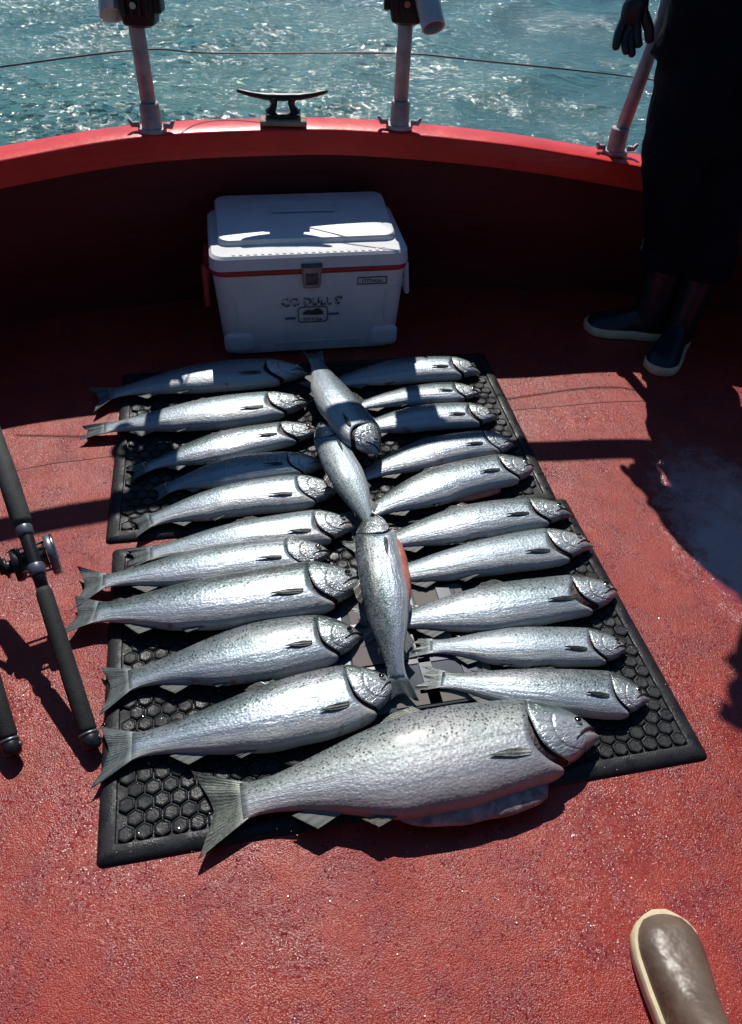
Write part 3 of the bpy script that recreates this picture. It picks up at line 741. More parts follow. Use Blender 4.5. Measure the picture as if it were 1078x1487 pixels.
salmon('widest salmon of the left row, closed upper jaw pointing to the middle fish', (528, 834), (330, 870), (94, 880), .165, z0=.024, gap=.018, group=LG, tailk=.85)
salmon('salmon second nearest in the left row, dark eye and red throat visible', (526, 916), (360, 947), (143, 989), .150, gap=.016, group=LG, tailk=1.05)
salmon('salmon nearest the camera in the left row, large grey tail overhanging the mat', (574, 985), (400, 1037), (136, 1083), .160, gap=.014, group=LG, tailk=1.1)
salmon('huge spotted chinook salmon lying across the near end of the mats', (866, 1052), (620, 1102), (283, 1168), .212, z0=.018, gap=.030, big=True, group='single huge salmon', open_=.22, thick=.25, flap=(.17, .56, .046, PALEFLESH, .01), tailk=.98, fork=.962, lobes=(1.03, 1.06))
salmon('farthest salmon of the right row, half in cooler shadow, pink mouth open', (696, 533), (590, 537), (440, 560), .128, gap=.030, group=RG, open_=.45)
salmon('narrow small salmon second from the cooler in the right row', (697, 567), (605, 573), (480, 596), .095, gap=.022, group=RG)
salmon('salmon third from the cooler in the right row, shadowed tail half', (723, 600), (615, 606), (485, 628), .118, gap=.034, group=RG)
salmon('salmon with darkened head fourth from the cooler in the right row', (748, 640), (636, 654), (488, 703), .122, gap=.012, group=RG)
salmon('salmon with orange belly edge showing, fifth in the right row', (777, 673), (652, 699), (495, 757), .138, gap=.020, group=RG, flap=(.22, .48, .018, FLESH, .004))
salmon('salmon with open pale jaw sixth in the right row, overhanging the mat edge', (828, 737), (685, 757), (505, 800), .124, gap=.022, group=RG, open_=.40)
salmon('salmon seventh in the right row, jaw agape over the red deck', (858, 782), (708, 808), (515, 843), .124, gap=.030, group=RG, open_=.35)
salmon('salmon with the widest dark red gill gap, right row', (898, 852), (735, 878), (512, 902), .138, gap=.052, group=RG)
salmon('salmon second nearest in the right row, tail touching the middle fish', (912, 936), (770, 938), (592, 932), .112, gap=.018, group=RG, tailk=.6)
salmon('salmon nearest the camera in the right row, behind the huge salmon', (942, 1006), (800, 1002), (604, 974), .120, gap=.014, group=RG, open_=.25, tailk=.75)
salmon('middle salmon nearest the cooler, shaded head pointing to the camera', (552, 652, .10), (492, 586, .115), (455, 500, .06), .132, z0=.055, gap=.024, group=CG, tailk=.6)
salmon('small middle salmon with head tucked under another, tail pointing to the camera', (464, 610, .08), (502, 688, .085), (550, 776, .07), .100, z0=.045, gap=.010, group=CG, tailk=.5)
salmon('middle salmon with red flesh along its right side', (540, 742, .085), (557, 850, .10), (583, 1012, .055), .116, z0=.040, gap=.014, group=CG, flap=(.16, .55, .022, FLESH, .02), tailk=.62)

rnd = random.Random(21); mb = MB()
FLK = plain('scale_glint_fleck', (.62, .62, .60), .22, .3, .2, 30)  # pale fish scales, also standing in for sun glints on the grit
for i in range(620):
    if i < 470: p = G(rnd.gauss(560, 270), rnd.gauss(1130, 190), 0)
    else: p = G(rnd.uniform(640, 1000), rnd.uniform(560, 1050), 0)
    onmat = False
    for (cx, cy, an, wd, dp) in ((-.481, .606, 13.4, 1.276, .835), (-.70, 1.44, 11.6, 1.27, .80)):
        dx, dy = p.x - cx, p.y - cy; a = R(an); lx = dx * math.cos(a) + dy * math.sin(a); ly = -dx * math.sin(a) + dy * math.cos(a)
        if -.02 < lx < wd + .02 and -.02 < ly < dp + .02: onmat = True
    z = .0155 if onmat else .0022; r = rnd.uniform(.0005, .0012) if rnd.random() < .94 else rnd.uniform(.0012, .0018); a0 = rnd.uniform(0, 6); tx, ty = rnd.gauss(0, .16), rnd.gauss(-.08, .16)
    mb.add([(p.x + r * math.cos(a0 + k * 1.047), p.y + r * math.sin(a0 + k * 1.047), z + r * (tx * math.cos(a0 + k * 1.047) + ty * math.sin(a0 + k * 1.047)) + (.0004 if k < 0 else 0)) for k in range(6)], [(0, 1, 2, 3, 4, 5)])
fo = mb.build('scale_glint_flecks', FLK, None, False); tag(fo, 'loose fish scales and flecks standing in for sun glints, over deck and mats', 'fish scales', kind='stuff')
md = fo.modifiers.new('thick', 'SOLIDIFY'); md.thickness = .0004

# ------------------------------------------------------------------ cooler
fa, fb = Vector((-.543, 2.361)), Vector((.070, 2.488))
ang = math.atan2((fb - fa).y, (fb - fa).x); fc = (fa + fb) / 2; dv = Vector((-math.sin(ang), math.cos(ang)))
cc = fc + dv * .185
ck = empty('cooler', (cc.x, cc.y, 0), ang, 'white cooler with red stripe and red side handle against the bulwark', 'cooler')
mb = MB(); rows = []
for (z, hx, hy) in ((.004, .285, .165), (.010, .298, .178), (.03, .304, .184), (.12, .310, .188), (.30, .322, .194), (.312, .322, .194)):
    rows.append([Vector(q) for q in rrect(hx, hy, .045, 6, z)])
mb.grid(rows, closed=True); mb.add(rows[0], [tuple(range(len(rows[0])))]); mb.add(rows[-1], [tuple(range(len(rows[-1])))])
mb.build('body', COOL, ck, True, 40)
mb = MB(); rows = [[Vector(q) for q in rrect(hx, hy, .045, 6, z)] for (z, hx, hy) in ((.3125, .3245, .1965), (.314, .3265, .1985), (.330, .3265, .1985), (.3315, .3245, .1965))]
mb.grid(rows, closed=True); mb.build('red_stripe', REDPL, ck)
mb = MB(); rows = [[Vector(q) for q in rrect(hx, hy, .045, 6, z)] for (z, hx, hy) in ((.3320, .326, .198), (.334, .331, .202), (.372, .327, .198), (.380, .319, .190), (.3805, .2, .1))]
mb.grid(rows, closed=True); mb.add(rows[-1], [tuple(range(len(rows[-1])))])
mb.build('lid', COOL, ck, True, 35)
mb = MB()   # raised main lid, set back from the front shelf and rising to the hinge
def lz(y, b): return b + .030 * sst(-.15, .10, y)
rows = []
for (b, hx, hy) in ((.372, .300, .156), (.388, .298, .154), (.395, .293, .149), (.3965, .280, .136), (.3965, .2, .08)):
    rows.append([Vector((x, y + .040, b if b < .38 else lz(y + .040, b))) for x, y, _ in rrect(hx, hy, .035, 6, 0)])
mb.grid(rows, closed=True); mb.add(rows[-1], [tuple(range(len(rows[-1])))])
mb.box((.0, .06, .4265), (.22, .05, .003), bev=.001)
mb.build('lid_top', COOL, ck, True, 35)
mb = MB()
for i in range(22): mb.box((-.25 + i * .0235, -.178, .3812), (.011, .016, .002), bev=.0008)
mb.build('lid_ridge', COOL, ck, True, 35)
# corner mouldings and the recessed foot panel
yf = -.190
for s in (-1, 1):
    mb = MB(); rows = []   # softly raised corner foot
    for (k, d) in ((0, .004), (.006, -.004), (.016, -.007), (.03, -.007)):
        rows.append([Vector((s * .255 + x, yf + .002 + d, .058 + y)) for x, y, _ in rrect(.050 - k, .040 - k, .022 if k < .02 else .008, 5, 0)])
    mb.grid(rows, closed=True); mb.add(rows[-1], [tuple(range(len(rows[-1])))]); mb.build('corner_guard', COOL, ck, True, 60)
    mb = MB(); pts = [(s * .300, yf + .0, .262), (s * .272, yf - .001, .252), (s * .255, yf - .001, .225), (s * .252, yf + .001, .15), (s * .262, yf + .002, .115)]
    mb.tube(catmull(pts, 5), .004, 8); mb.build('side_moulding', COOL, ck, True)
mb = MB(); mb.box((.02, yf + .007, .034), (.30, .008, .040), bev=.003); mb.build('foot_panel', plain('painted_shade_plastic', (.50, .50, .50), .5), ck, True, 40)  # greyer than the body: recess shade put into the colour
# latch
mb = MB(); rows = [[Vector((x, z_, y)) for x, y, _ in rrect(hx, hz, .008, 4, 0)] for (z_, hx, hz) in ((0, .033, .040), (-.008, .033, .040), (-.012, .028, .035))]
rows = [[Vector((v.x * (1.0 if v.z > 0 else .86), v.y - .198, v.z + .305)) for v in r] for r in rows]
mb.grid(rows, closed=True); mb.add(rows[-1], [tuple(range(len(rows[-1])))])
la = mb.build('latch', LATCH, ck, True, 40)
mb = MB(); mb.tube([(-.034, -.205, .345), (.034, -.205, .345)], .007, 10); mb.box((0, -.2115, .300), (.040, .004, .040), bev=.0015); mb.build('latch_hinge', plain('latch_dark', (.10, .08, .075), .4), la)
# swing handle left, hinge lug right
mb = MB()
for s in (-1,):
    mb.box((s * .338, -.02, .29), (.020, .06, .07), bev=.005)
    mb.tube([(s * .340, -.10, .30), (s * .352, -.10, .20), (s * .352, -.085, .17), (s * .352, .06, .17), (s * .352, .075, .20), (s * .340, .075, .30)], .010, 10, sq=1.0)
    mb.box((s * .350, -.096, .235), (.018, .030, .15), bev=.004)
mb.build('red_handle', REDPL, ck, True, 40)
mb = MB(); mb.box((.336, -.02, .29), (.022, .09, .06), bev=.006); mb.tube([(.340, -.10, .29), (.350, -.10, .18), (.350, .06, .18), (.340, .06, .29)], .009, 10); mb.build('white_handle', COOL, ck, True, 40)
# lettering, badge and label on the front
def decal_mat():
    m = NT('worn_black_letters'); c = m.coord(); n = m.noise(c, 70, 4, .6)
    m.set(col=m.ramp(n, [(.49, (.012, .014, .018)), (.54, (.62, .63, .64))]), rough=.5); return m.m
def text(body, size, x, z, y, mat, name, ext=.0006, sx=1.0, shear=0.0):
    cu = bpy.data.curves.new(name, 'FONT'); cu.body = body; cu.size = size; cu.extrude = ext; cu.align_x = 'CENTER'; cu.offset = size * .02; cu.shear = shear
    t = bpy.data.objects.new(name + '_tmp', cu); C.objects.link(t); dg = bpy.context.evaluated_depsgraph_get(); dg.update()
    me = bpy.data.meshes.new_from_object(t.evaluated_get(dg)); bpy.data.objects.remove(t); bpy.data.curves.remove(cu)
    me.name = name; me.materials.clear(); me.materials.append(mat); o = bpy.data.objects.new(name, me); C.objects.link(o); o.parent = ck
    o.location = (x, y, z); o.rotation_euler = (R(90 - 2.0), 0, 0); o.scale = (sx, 1, 1); return o
DM = decal_mat(); INK = plain('label_ink', (.05, .055, .07), .5); BLUEINK = plain('blue_ink', (.06, .10, .20), .5, 0, .4, 60)
yd = -.1945
text("CO DULL S'", .040, .000, .196, yd - .002, DM, 'lettering', sx=1.0)
mb = MB(); o_, i_ = rrect(.052, .030, .014, 5, 0), rrect(.049, .027, .012, 5, 0)
mb.grid([[Vector((x + .003, yd + .001, y + .160)) for x, y, _ in o_], [Vector((x + .003, yd - .0005, y + .160)) for x, y, _ in o_], [Vector((x + .003, yd - .0005, y + .160)) for x, y, _ in i_], [Vector((x + .003, yd + .001, y + .160)) for x, y, _ in i_]], closed=True)
mb.build('badge_outline', INK, ck, False)
mb = MB(); pts = [(-.036, -.004), (-.030, .006), (-.016, .013), (-.004, .008), (.006, .014), (.022, .016), (.034, .004), (.036, -.006), (.012, -.008), (-.010, -.006)]
mb.add([(x + .003, yd + .000, z + .166) for x, z in pts] + [(x + .003, yd - .0015, z + .166) for x, z in pts], [tuple(range(10)), tuple(range(10, 20))] + [(i, (i + 1) % 10, (i + 1) % 10 + 10, i + 10) for i in range(10)])
mb.build('badge_emblem', plain('badge_green', (.035, .050, .035), .5, 0, .5, 80), ck, False)
def scribble(name, x0_, x1_, z0_, h, y0_, n):
    rnd = random.Random(5); m_ = MB(); w_ = (x1_ - x0_) / n
    for i in range(n):
        x = x0_ + (i + .5) * w_; hh = h * rnd.uniform(.55, 1)
        m_.box((x - w_ * .2, y0_, z0_ + hh / 2), (w_ * .28, .0012, hh)); m_.box((x + w_ * .12, y0_ + .0002, z0_ + h * rnd.choice((.15, .5, .85))), (w_ * .5, .0012, h * .22))
    m_.build(name, INK, ck, False)
scribble('badge_lettering', -.030, .036, .137, .010, yd + .0015, 7)
for sx_, sz_ in ((-.075, .148), (.075, .158)):
    mb = MB(); mb.box((sx_, yd + .001, sz_), (.036, .002, .007)); mb.build('blue_mark', BLUEINK, ck, False)
mb = MB(); lx_, lz_ = .205, .278
for (x, z, a, b) in ((0, .012, .100, .0025), (0, -.012, .100, .0025), (-.049, 0, .0025, .022), (.049, 0, .0025, .022)): mb.box((x + lx_, -.1962, z + lz_), (a, .002, b))
mb.build('label_frame', INK, ck, False)
scribble('label_lettering', lx_ - .036, lx_ + .036, lz_ - .006, .012, -.1965, 8)

# ------------------------------------------------------------------ fishing rods
def rod(butt, dirv, lab, wornfore=True, L=2.1):
    o = empty('fishing_rod', butt, 0, lab, 'fishing rod', 'boat rods leaning on the port side')
    d = dirv.normalized()
    def at(t): return d * t
    side = d.cross(Vector((0, 0, 1))).normalized(); upv = side.cross(d)
    mb = MB(); mb.tube([at(.0), at(.006), at(.028), at(.030)], [.013, .019, .020, .018], 16); mb.build('butt_cap', BLACKP, o)
    mb = MB(); mb.tube([at(.030), at(.036)], .0205, 16); mb.tube([at(.018) + side * .018 + upv * .006, at(.018) + side * .021 + upv * .007], .006, 10); mb.build('cap_ring', GREYM, o)
    mb = MB(); mb.tube([at(.036), at(.045), at(.14), at(.26), at(.36), at(.372)], [.017, .0190, .0190, .0185, .0178, .015], 20)
    mb.build('rear_grip', EVA, o)
    mb = MB(); mb.tube([at(.372), at(.41), at(.52), at(.535)], [.013, .0150, .0150, .013], 16); mb.build('reel_seat', BLACKP, o)
    for (a, b) in ((.405, .432), (.505, .530)):
        mb = MB(); mb.tube([at(a), at(a + .003), at(b - .003), at(b)], [.0165, .0185, .0185, .0165], 18); mb.build('seat_ring', GREYM, o)
    mb = MB(); mb.tube([at(.530), at(.545), at(.66), at(.80), at(.815)], [.018, .0225, .0225, .018, .012], 20); mb.build('fore_grip', EVAG if wornfore else EVA, o)
    mb = MB(); n = 14; bend = upv * -.0
    mb.tube([at(.81 + (L - .81) * i / n) for i in range(n + 1)], [.0075 - .0055 * i / n for i in range(n + 1)], 12); mb.build('blank', BLACKP, o)
    for t in (1.05, 1.4, 1.75, L - .01):
        mb = MB(); c = at(t) + upv * .018; rp = [c + (side * math.cos(q * .5236) + upv * math.sin(q * .5236)) * .009 for q in range(13)]
        mb.tube(rp, .0013, 6, cap=False); mb.tube([at(t), c - upv * .009], .002, 6); mb.build('line_guide', STEEL, o)
    # conventional reel on top of the seat
    rc = at(.465) - upv * .056; upv = -upv
    mb = MB(); mb.box(at(.465) + upv * .020, (.02, .02, .02)); mb.tube([at(.425) + upv * .015, at(.505) + upv * .015], .007, 10); mb.tube([at(.465) + upv * .016, rc - upv * .02], .010, 10); mb.build('reel_foot', BLACKP, o)
    mb = MB(); mb.tube([rc - side * .028, rc - side * .026, rc - side * .024, rc + side * .024, rc + side * .026, rc + side * .028], [.036, .036, .026, .026, .036, .036], 28); mb.build('spool', plain('spool_line', (.09, .10, .11), .35, .5, .2, 200), o)
    for s in (-1, 1):
        kk = 1.0 if s > 0 else .80
        mb = MB(); mb.tube([rc + side * s * .030, rc + side * s * .033, rc + side * s * .043, rc + side * s * .047], [.047 * kk, .049 * kk, .049 * kk, .046 * kk], 32)
        pl = mb.build('side_plate', BLACKP if s < 0 else GREYM, o, True, 40)
        mb = MB(); a = [rc + side * s * .047 + (d * math.cos(k * .19635) + upv * math.sin(k * .19635)) * .0455 for k in range(33)]
        if s > 0: mb.tube(a, .0040, 8, cap=False); mb.build('plate_rim', STEEL, pl)
    for k in range(4):
        q = k * 1.57 + .7; off = (d * math.cos(q) + upv * math.sin(q)) * .038
        mb = MB(); mb.tube([rc - side * .032 + off, rc + side * .032 + off], .0030, 8); mb.build('pillar', STEEL, o)
    s = 1; hb = rc - side * .047
    mb = MB(); mb.tube([hb, hb - side * .022], .016, 16); mb.tube([hb - side * .012, hb - side * .018], .024, 8)
    mb.tube([hb - side * .024 - d * .012, hb - side * .026 + d * .05 - upv * .01], [.007, .006], 10); mb.build('drag_star', BLACKP, o)
    mb = MB(); hk = hb - side * .026 + d * .05 - upv * .01; mb.tube([hk, hk - side * .01, hk - side * .04, hk - side * .045], [.006, .012, .013, .008], 14); mb.build('handle_knob', BLACKP, o)
    mb = MB(); mb.tube([rc + side * .047, rc + side * .051], .010, 12); mb.build('click_button', STEEL, o)
    return o
b1 = G(136, 1088, .022); P1 = Vector((-.766, 1.215, .225))
rod(b1, P1 - b1, 'fishing rod with silver rimmed reel, butt beside the mat corner')
b2 = G(20, 1098, .022)
rod(b2, (P1 - b1) + Vector((.0, .0, .02)), 'fishing rod at the left frame edge with only its black grip in view', False)

# ------------------------------------------------------------------ people
def skinobj(name, chains, mat, parent, sub=2, root=0):
    """chains: lists of (x,y,z,r) or (x,y,z,rx,ry); shared points (same coordinates) are merged"""
    bm = bmesh.new(); lay = bm.verts.layers.skin.verify(); idx = {}; first = None
    for ch in chains:
        prev = None
        for p in ch:
            key = tuple(round(c, 4) for c in p[:3])
            if key not in idx:
                v = bm.verts.new(p[:3]); v[lay].radius = (p[3], p[4] if len(p) > 4 else p[3]); idx[key] = v
                if first is None: first = v; v[lay].use_root = True
            v = idx[key]
            if prev is not None and prev is not v and not bm.edges.get((prev, v)): bm.edges.new((prev, v))
            prev = v
    me = bpy.data.meshes.new(name); bm.to_mesh(me); bm.free(); me.materials.append(mat)
    o = bpy.data.objects.new(name, me); C.objects.link(o); o.parent = parent
    sk = o.modifiers.new('skin', 'SKIN'); sk.use_smooth_shade = True
    ss = o.modifiers.new('sub', 'SUBSURF'); ss.levels = sub; ss.render_levels = sub
    return o
def boot(root, toe, heel, shaft_top, mat, name='boot', w=.052, zs=.0, shaft=True):
    """rubber deck boot lofted from toe to heel with a cream sole; coordinates local to root"""
    toe = Vector(toe); heel = Vector(heel); ax = (toe - heel); L = ax.length; h = ax.normalized(); s = Vector((-h.y, h.x, 0))
    o = MB(); so = MB()
    W = [(0, .40), (.03, .62), (.10, .76), (.25, .80), (.42, .76), (.60, .90), (.78, 1.0), (.88, .92), (.95, .68), (1.0, .20)]
    def loop(k, z, inset=0):
        pts = []
        n = 18
        for sd in (1, -1):
            rng = range(n + 1) if sd == 1 else range(n, -1, -1)
            for i in rng:
                t = .5 - .5 * math.cos(math.pi * i / n)
                ww = lin(W, t) * w * k; ctr = .006 * math.sin(math.pi * t)
                pts.append(heel + h * ((L * (t - .5)) * (1 - inset) + L * .5) + s * (ww * sd + ctr) + Vector((0, 0, z)))
        return pts
    rows = [loop(1.0, .002 + zs), loop(1.06, .007 + zs, -.02), loop(1.08, .030 + zs, -.025), loop(1.02, .035 + zs, -.005)]
    so.grid(rows, closed=True); so.add(rows[0], [tuple(range(len(rows[0])))])
    so.add(rows[-1], [tuple(range(len(rows[-1])))])
    # upper: cross sections along the foot, then the shaft
    secs = []; n = 24
    HT = [(0, .10), (.05, .13), (.2, .14), (.35, .125), (.48, .100), (.62, .082), (.75, .070), (.86, .062), (.93, .052), (.98, .036), (1.0, .028)]
    for i in range(19):
        t = .02 + .98 * (i / 18) ** .9; ww = lin(W, t) * w; ht = lin(HT, t); r = []
        for k in range(n):
            a = math.pi * k / (n - 1); r.append(heel + h * (L * t) + s * (ww * math.copysign(abs(math.cos(a)) ** .75, math.cos(a))) + Vector((0, 0, zs + .022 + (ht - .022) * abs(math.sin(a)) ** .8)))
        secs.append(r)
    o.grid(secs); o.add(secs[0], [tuple(range(n))]); o.add(secs[-1], [tuple(range(n))])
    if shaft:
        st = Vector(shaft_top); c0 = heel + h * (L * .22); rows = []
        for (q, rx, ry) in ((.04, .44, .9), (.10, .42, .9), (.14, .38, .92), (.22, .34, .95), (.30, .36, 1.05), (.38, .36, 1.12)):
            zz = q; c = c0.lerp(Vector((st.x, st.y, 0)), min(1, q / .30)); c.z = zz + zs
            rows.append([c + h * (math.cos(2 * math.pi * k / 20) * .070 * (1 if q > .1 else 1.0)) + s * (math.sin(2 * math.pi * k / 20) * .060 * ry) for k in range(20)])
        o.grid(rows, closed=True)
    b = o.build(name, mat, root); so.build('sole', SOLE, b, True, 50); return b

# --- deckhand standing by the rail
dh = empty('person', (1.05, 2.66, 0), 0, 'person in dark navy rain gear and boots resting a gloved hand on the rail post', 'person')
o0 = Vector(dh.location)
def lo(chs): return [[(p[0] - o0.x, p[1] - o0.y, p[2]) + tuple(p[3:]) for p in ch] for ch in chs]
pel = (1.04, 2.69, .93)
legA = [pel + (.13, .12), (.975, 2.67, .84, .09), (.965, 2.655, .50, .055), (1.015, 2.665, .16, .03)]
legB = [pel + (.13, .12), (1.12, 2.66, .84, .09), (1.145, 2.635, .50, .055), (1.125, 2.62, .16, .03)]
tors = [pel + (.13, .12), (1.03, 2.68, 1.12, .14, .12), (.985, 2.66, 1.30, .15, .13), (.93, 2.64, 1.43, .10, .10), (.875, 2.62, 1.53, .055), (.81, 2.60, 1.64, .075, .085), (.775, 2.60, 1.74, .085, .095), (.772, 2.60, 1.81, .06)]
wr = atY(925, -12, 2.735)
armL = [tors[3], (.85, 2.68, 1.38, .050), (.775, 2.70, 1.24, .038), tuple(wr) + (.028, .024)]
armR = [tors[3], (1.09, 2.66, 1.38, .055), (1.20, 2.60, 1.12, .042), (1.12, 2.48, .98, .028), (1.07, 2.44, .95, .03)]
# fingers of the resting hand (px on the photo give the finger positions)
Yh = 2.725
def hp_(px, py, dy=0): return tuple(atY(px, py, Yh + dy))
palm = hp_(921, 18)
def hand_chains(r):
    ch = [[tuple(wr) + (.027 * r, .022 * r), palm + (.034 * r, .020 * r)]]
    kn = {'a': [(906, 30), (897, 52), (894, 74)], 'b': [(912, 36), (907, 60), (911, 80)], 'c': [(919, 38), (916, 62), (919, 84)], 'd': [(926, 36), (926, 54), (929, 70)]}
    for k, pts in kn.items():
        ch.append([palm + (.034 * r, .020 * r)] + [hp_(x, y, -.004 - .012 * i) + (.0105 * r - .0008 * i,) for i, (x, y) in enumerate(pts)])
    ch.append([palm + (.034 * r, .020 * r), hp_(934, 18, .0) + (.014 * r,), hp_(943, 40, -.012) + (.0125 * r,), hp_(944, 64, -.018) + (.011 * r,)])
    return ch
body_ch = [tors, legA, legB, armL, armR] + hand_chains(.55)
skinobj('body', lo(body_ch), SKIN, dh)
# clothing
def cloth(name, tubes, mat=None):
    m_ = MB()
    for ch in tubes:
        pts = catmull([Vector(p[:3]) - o0 for p in ch], 5); rs = catmull([Vector((p[3], p[4] if len(p) > 4 else 1.0, 0)) for p in ch], 5)
        n = 36; vs = []
        for i, (p, r) in enumerate(zip(pts, rs)):
            t = (pts[min(i + 1, len(pts) - 1)] - pts[max(i - 1, 0)]).normalized()
            a = Vector((1, 0, 0)) - t * t.x; a.normalize(); b = t.cross(a)
            for k in range(n):
                q = 2 * math.pi * k / n; v = Vector((math.cos(q) * 2, math.sin(q) * 2, p.z * 6))
                w_ = 1 + .12 * noise.noise(v * 1.1 + Vector((0, 0, 3))) + .09 * noise.noise(Vector((v.x * 2, v.y * 2, v.z * 4)))
                vs.append(p + (a * math.cos(q) + b * math.sin(q) * r.y) * r.x * w_)
        fs = [(i * n + k, i * n + (k + 1) % n, (i + 1) * n + (k + 1) % n, (i + 1) * n + k) for i in range(len(pts) - 1) for k in range(n)]
        fs += [tuple(range(n)), tuple((len(pts) - 1) * n + k for k in range(n))]; m_.add(vs, fs)
    return m_.build(name, mat or NAVY, dh)
cloth('bib_trousers', [[(1.04, 2.67, 1.15, .20, .8), (1.04, 2.67, 1.0, .205, .8), (1.03, 2.66, .88, .20, .8), (.955, 2.66, .80, .145, .9), (.925, 2.645, .70, .112), (.955, 2.65, .56, .102), (.985, 2.655, .42, .092), (1.000, 2.660, .36, .098), (1.004, 2.662, .31, .100), (1.004, 2.662, .295, .097)],
      [(1.06, 2.67, .98, .20, .8), (1.11, 2.66, .84, .135, .9), (1.10, 2.64, .66, .110), (1.10, 2.63, .45, .088), (1.115, 2.625, .36, .097), (1.120, 2.622, .31, .100), (1.120, 2.622, .295, .097)]])
cloth('rain_jacket', [[(1.05, 2.67, .72, .215, .75), (1.045, 2.67, .76, .225, .8), (1.035, 2.67, .95, .235, .8), (1.005, 2.67, 1.12, .225, .8), (.975, 2.66, 1.30, .205, .8), (.945, 2.645, 1.41, .155, .8), (.905, 2.63, 1.48, .095), (.885, 2.62, 1.53, .075)],
      [(.93, 2.65, 1.39, .09), (.86, 2.68, 1.37, .095), (.80, 2.69, 1.26, .090), (.755, 2.715, 1.16, .070), (wr.x + .002, wr.y, wr.z + .03, .046)],
      [(.96, 2.65, 1.39, .09), (1.10, 2.65, 1.36, .082), (1.20, 2.60, 1.14, .068), (1.17, 2.53, 1.03, .058), (1.125, 2.485, .985, .050)]])
skinobj('glove', lo(hand_chains(1.38)), GLOVE, dh)
g2 = [[(1.12, 2.48, .98, .036), (1.06, 2.43, .94, .036, .024)], [(1.06, 2.43, .94, .036, .024), (1.02, 2.395, .915, .012), (1.005, 2.375, .885, .011)], [(1.06, 2.43, .94, .036, .024), (1.035, 2.38, .91, .012), (1.02, 2.36, .88, .011)], [(1.06, 2.43, .94, .036, .024), (1.055, 2.375, .905, .012), (1.04, 2.355, .87, .011)], [(1.06, 2.43, .94, .036, .024), (1.078, 2.38, .90, .011), (1.065, 2.36, .87, .010)], [(1.06, 2.43, .94, .036, .024), (1.02, 2.44, .93, .014), (.995, 2.43, .905, .012)]]
skinobj('glove', lo(g2), GLOVE, dh)
def P_(x, y, z=0): return (x - o0.x, y - o0.y, z)
boot(dh, P_(.782, 2.700), P_(1.085, 2.665), P_(1.01, 2.668), NAVYB, w=.060)
boot(dh, P_(.985, 2.395), P_(1.135, 2.665), P_(1.125, 2.62), NAVYB, w=.060)
# head: face features and cap
hc = Vector((.775, 2.60, 1.735)) - o0
mb = MB(); look = Vector((-.62, -.70, -.35)).normalized(); sd = look.cross(Vector((0, 0, 1))).normalized(); up_ = sd.cross(look)
mb.tube([hc + look * .085 + up_ * .02, hc + look * .118 - up_ * .015, hc + look * .09 - up_ * .025], [.008, .014, .008], 8)
for s in (-1, 1): mb.tube([hc + sd * s * .085 + up_ * .02, hc + sd * s * .098, hc + sd * s * .085 - up_ * .03], [.008, .016, .008], 8, sq=.5)
mb.build('nose_and_ears', SKIN, dh)
mb = MB()
for s in (-1, 1): mb.tube([hc + look * .088 + sd * s * .032 + up_ * .015, hc + look * .094 + sd * s * .032 + up_ * .015], [.010, .006], 10)
mb.tube([hc + look * .088 + sd * -.022 - up_ * .05, hc + look * .095 - up_ * .052, hc + look * .088 + sd * .022 - up_ * .05], .004, 6); mb.build('eyes_and_mouth', MOUTHD, dh)
mb = MB(); rows = []
for j in range(9):
    b = math.pi / 2 * j / 8; rows.append([hc + up_ * (.045 + .085 * math.sin(b)) + (sd * math.cos(k * .2618) * .100 + look * math.sin(k * .2618) * .112) * max(math.cos(b), .02) for k in range(24)])
mb.grid(rows, closed=True); mb.add([hc + up_ * .05 + look * .10 - sd * .07, hc + up_ * .035 + look * .19 - sd * .03, hc + up_ * .035 + look * .19 + sd * .03, hc + up_ * .05 + look * .10 + sd * .07], [(0, 1, 2, 3)])
mb.build('cap', CLOTHG, dh)

# --- person at the lower right, brown boot in view
ph = empty('person', (.70, .20, 0), 0, 'person at the lower right corner with only the toe of a brown boot in view', 'person')
o0 = Vector(ph.location)
pel = (.80, -.02, .93)
legA = [pel + (.13, .12), (.74, -.02, .86, .09), (.665, .26, .50, .065), (.600, .255, .12, .045), (.585, .37, .05, .03)]
legB = [pel + (.13, .12), (.89, -.02, .86, .09), (.93, .05, .50, .065), (.95, .0, .12, .045), (.93, .10, .05, .03)]
tors = [pel + (.13, .12), (.82, -.06, 1.12, .14, .12), (.83, -.07, 1.30, .15, .12), (.83, -.07, 1.44, .10, .09), (.83, -.06, 1.52, .055), (.83, -.04, 1.61, .075, .085), (.83, -.03, 1.71, .085, .09), (.83, -.03, 1.78, .06)]
armL = [tors[3], (.68, -.08, 1.39, .055), (.63, -.12, 1.12, .042), (.66, -.05, .90, .03), (.665, -.03, .83, .034, .02)]
armR = [tors[3], (.98, -.08, 1.39, .055), (1.05, -.12, 1.12, .042), (1.04, -.05, .90, .03), (1.035, -.03, .83, .034, .02)]
def rest_hand(p, sx):
    q = Vector(p[:3]); ch = []
    for i, (dx, L) in enumerate(((-.024, .075), (-.008, .083), (.008, .078), (.024, .062))):
        ch.append([p, (q.x + dx, q.y + .005, q.z - .04, .010), (q.x + dx * 1.1, q.y + .015, q.z - .04 - L * .5, .009), (q.x + dx * 1.1, q.y + .03, q.z - .04 - L, .008)])
    ch.append([p, (q.x + sx * .036, q.y + .02, q.z - .005, .012), (q.x + sx * .042, q.y + .035, q.z - .045, .010)]); return ch
skinobj('body', lo([tors, legA, legB, armL, armR] + rest_hand(armL[-1], 1) + rest_hand(armR[-1], -1)), SKIN, ph)
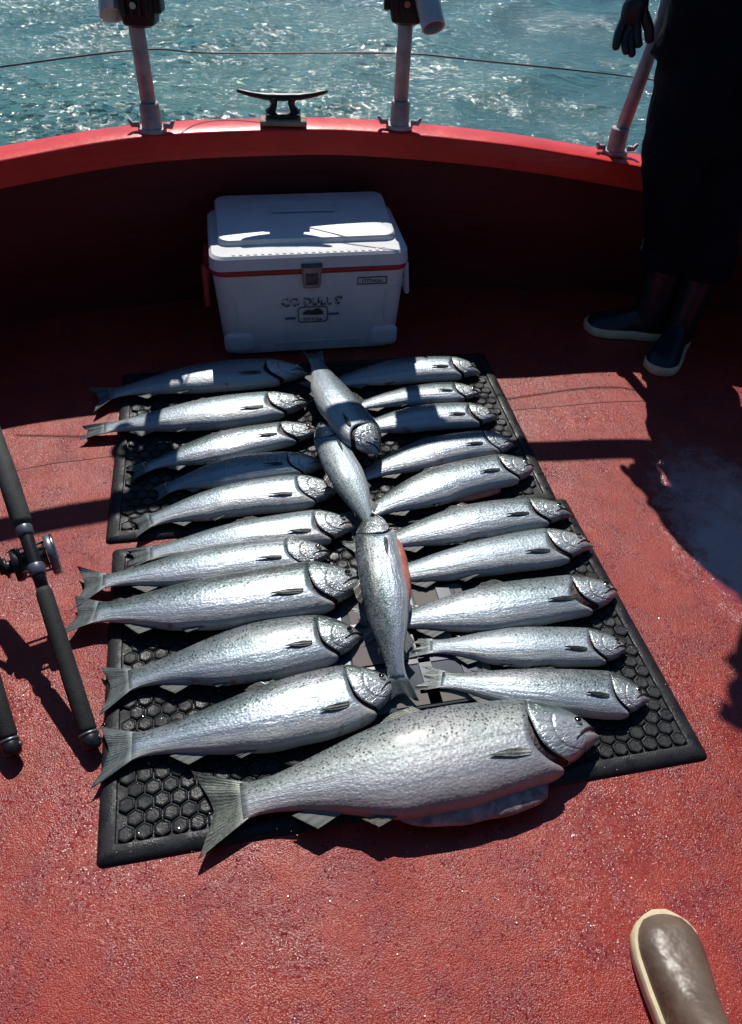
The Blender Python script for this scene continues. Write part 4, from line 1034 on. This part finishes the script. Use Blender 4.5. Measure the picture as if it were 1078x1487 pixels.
skinobj('trousers', lo([[(.80, -.03, 1.0, .150, .13), pel + (.150, .13), (.745, -.01, .84, .115), (.665, .27, .50, .090), (.612, .255, .20, .075)], [pel + (.150, .13), (.89, -.01, .84, .115), (.93, .05, .50, .090), (.95, .01, .20, .078)]]), NAVY, ph)
skinobj('jacket', lo([[(.80, -.03, .92, .165, .145), (.82, -.06, 1.12, .165, .14), (.83, -.07, 1.30, .17, .14), (.83, -.07, 1.44, .12, .105), (.83, -.06, 1.50, .075)], [(.83, -.07, 1.44, .12, .105), (.68, -.08, 1.39, .075), (.63, -.12, 1.12, .060), (.658, -.055, .93, .045)], [(.83, -.07, 1.44, .12, .105), (.98, -.08, 1.39, .075), (1.05, -.12, 1.12, .060), (1.042, -.055, .93, .045)]]), NAVY, ph)
boot(ph, (.567 - o0.x, .572 - o0.y, 0), (.590 - o0.x, .265 - o0.y, 0), (.600 - o0.x, .25 - o0.y, 0), BROWN, w=.060)
boot(ph, (.90 - o0.x, .30 - o0.y, 0), (.955 - o0.x, .0 - o0.y, 0), (.952 - o0.x, .02 - o0.y, 0), BROWN, w=.055)
hc = Vector((.83, -.03, 1.70)) - o0; look = Vector((-.35, .8, -.3)).normalized(); sd = look.cross(Vector((0, 0, 1))).normalized(); up_ = sd.cross(look)
mb = MB(); mb.tube([hc + look * .085 + up_ * .02, hc + look * .118 - up_ * .015, hc + look * .09 - up_ * .025], [.008, .014, .008], 8)
for s in (-1, 1): mb.tube([hc + sd * s * .085 + up_ * .02, hc + sd * s * .098, hc + sd * s * .085 - up_ * .03], [.008, .016, .008], 8, sq=.5)
mb.build('nose_and_ears', SKIN, ph)
mb = MB()
for s in (-1, 1): mb.tube([hc + look * .088 + sd * s * .032 + up_ * .015, hc + look * .094 + sd * s * .032 + up_ * .015], [.010, .006], 10)
mb.tube([hc + look * .088 + sd * -.022 - up_ * .05, hc + look * .095 - up_ * .052, hc + look * .088 + sd * .022 - up_ * .05], .004, 6); mb.build('eyes_and_mouth', MOUTHD, ph)
mb = MB(); rows = []
for j in range(9):
    b = math.pi / 2 * j / 8; rows.append([hc + up_ * (.02 + .10 * math.sin(b)) - look * .015 + (sd * math.cos(k * .2618) * .098 + look * math.sin(k * .2618) * .100) * max(math.cos(b), .02) for k in range(24)])
mb.grid(rows, closed=True); mb.build('hair', plain('brown_hair', (.05, .03, .02), .6, 0, .4, 80, .004, 60), ph)
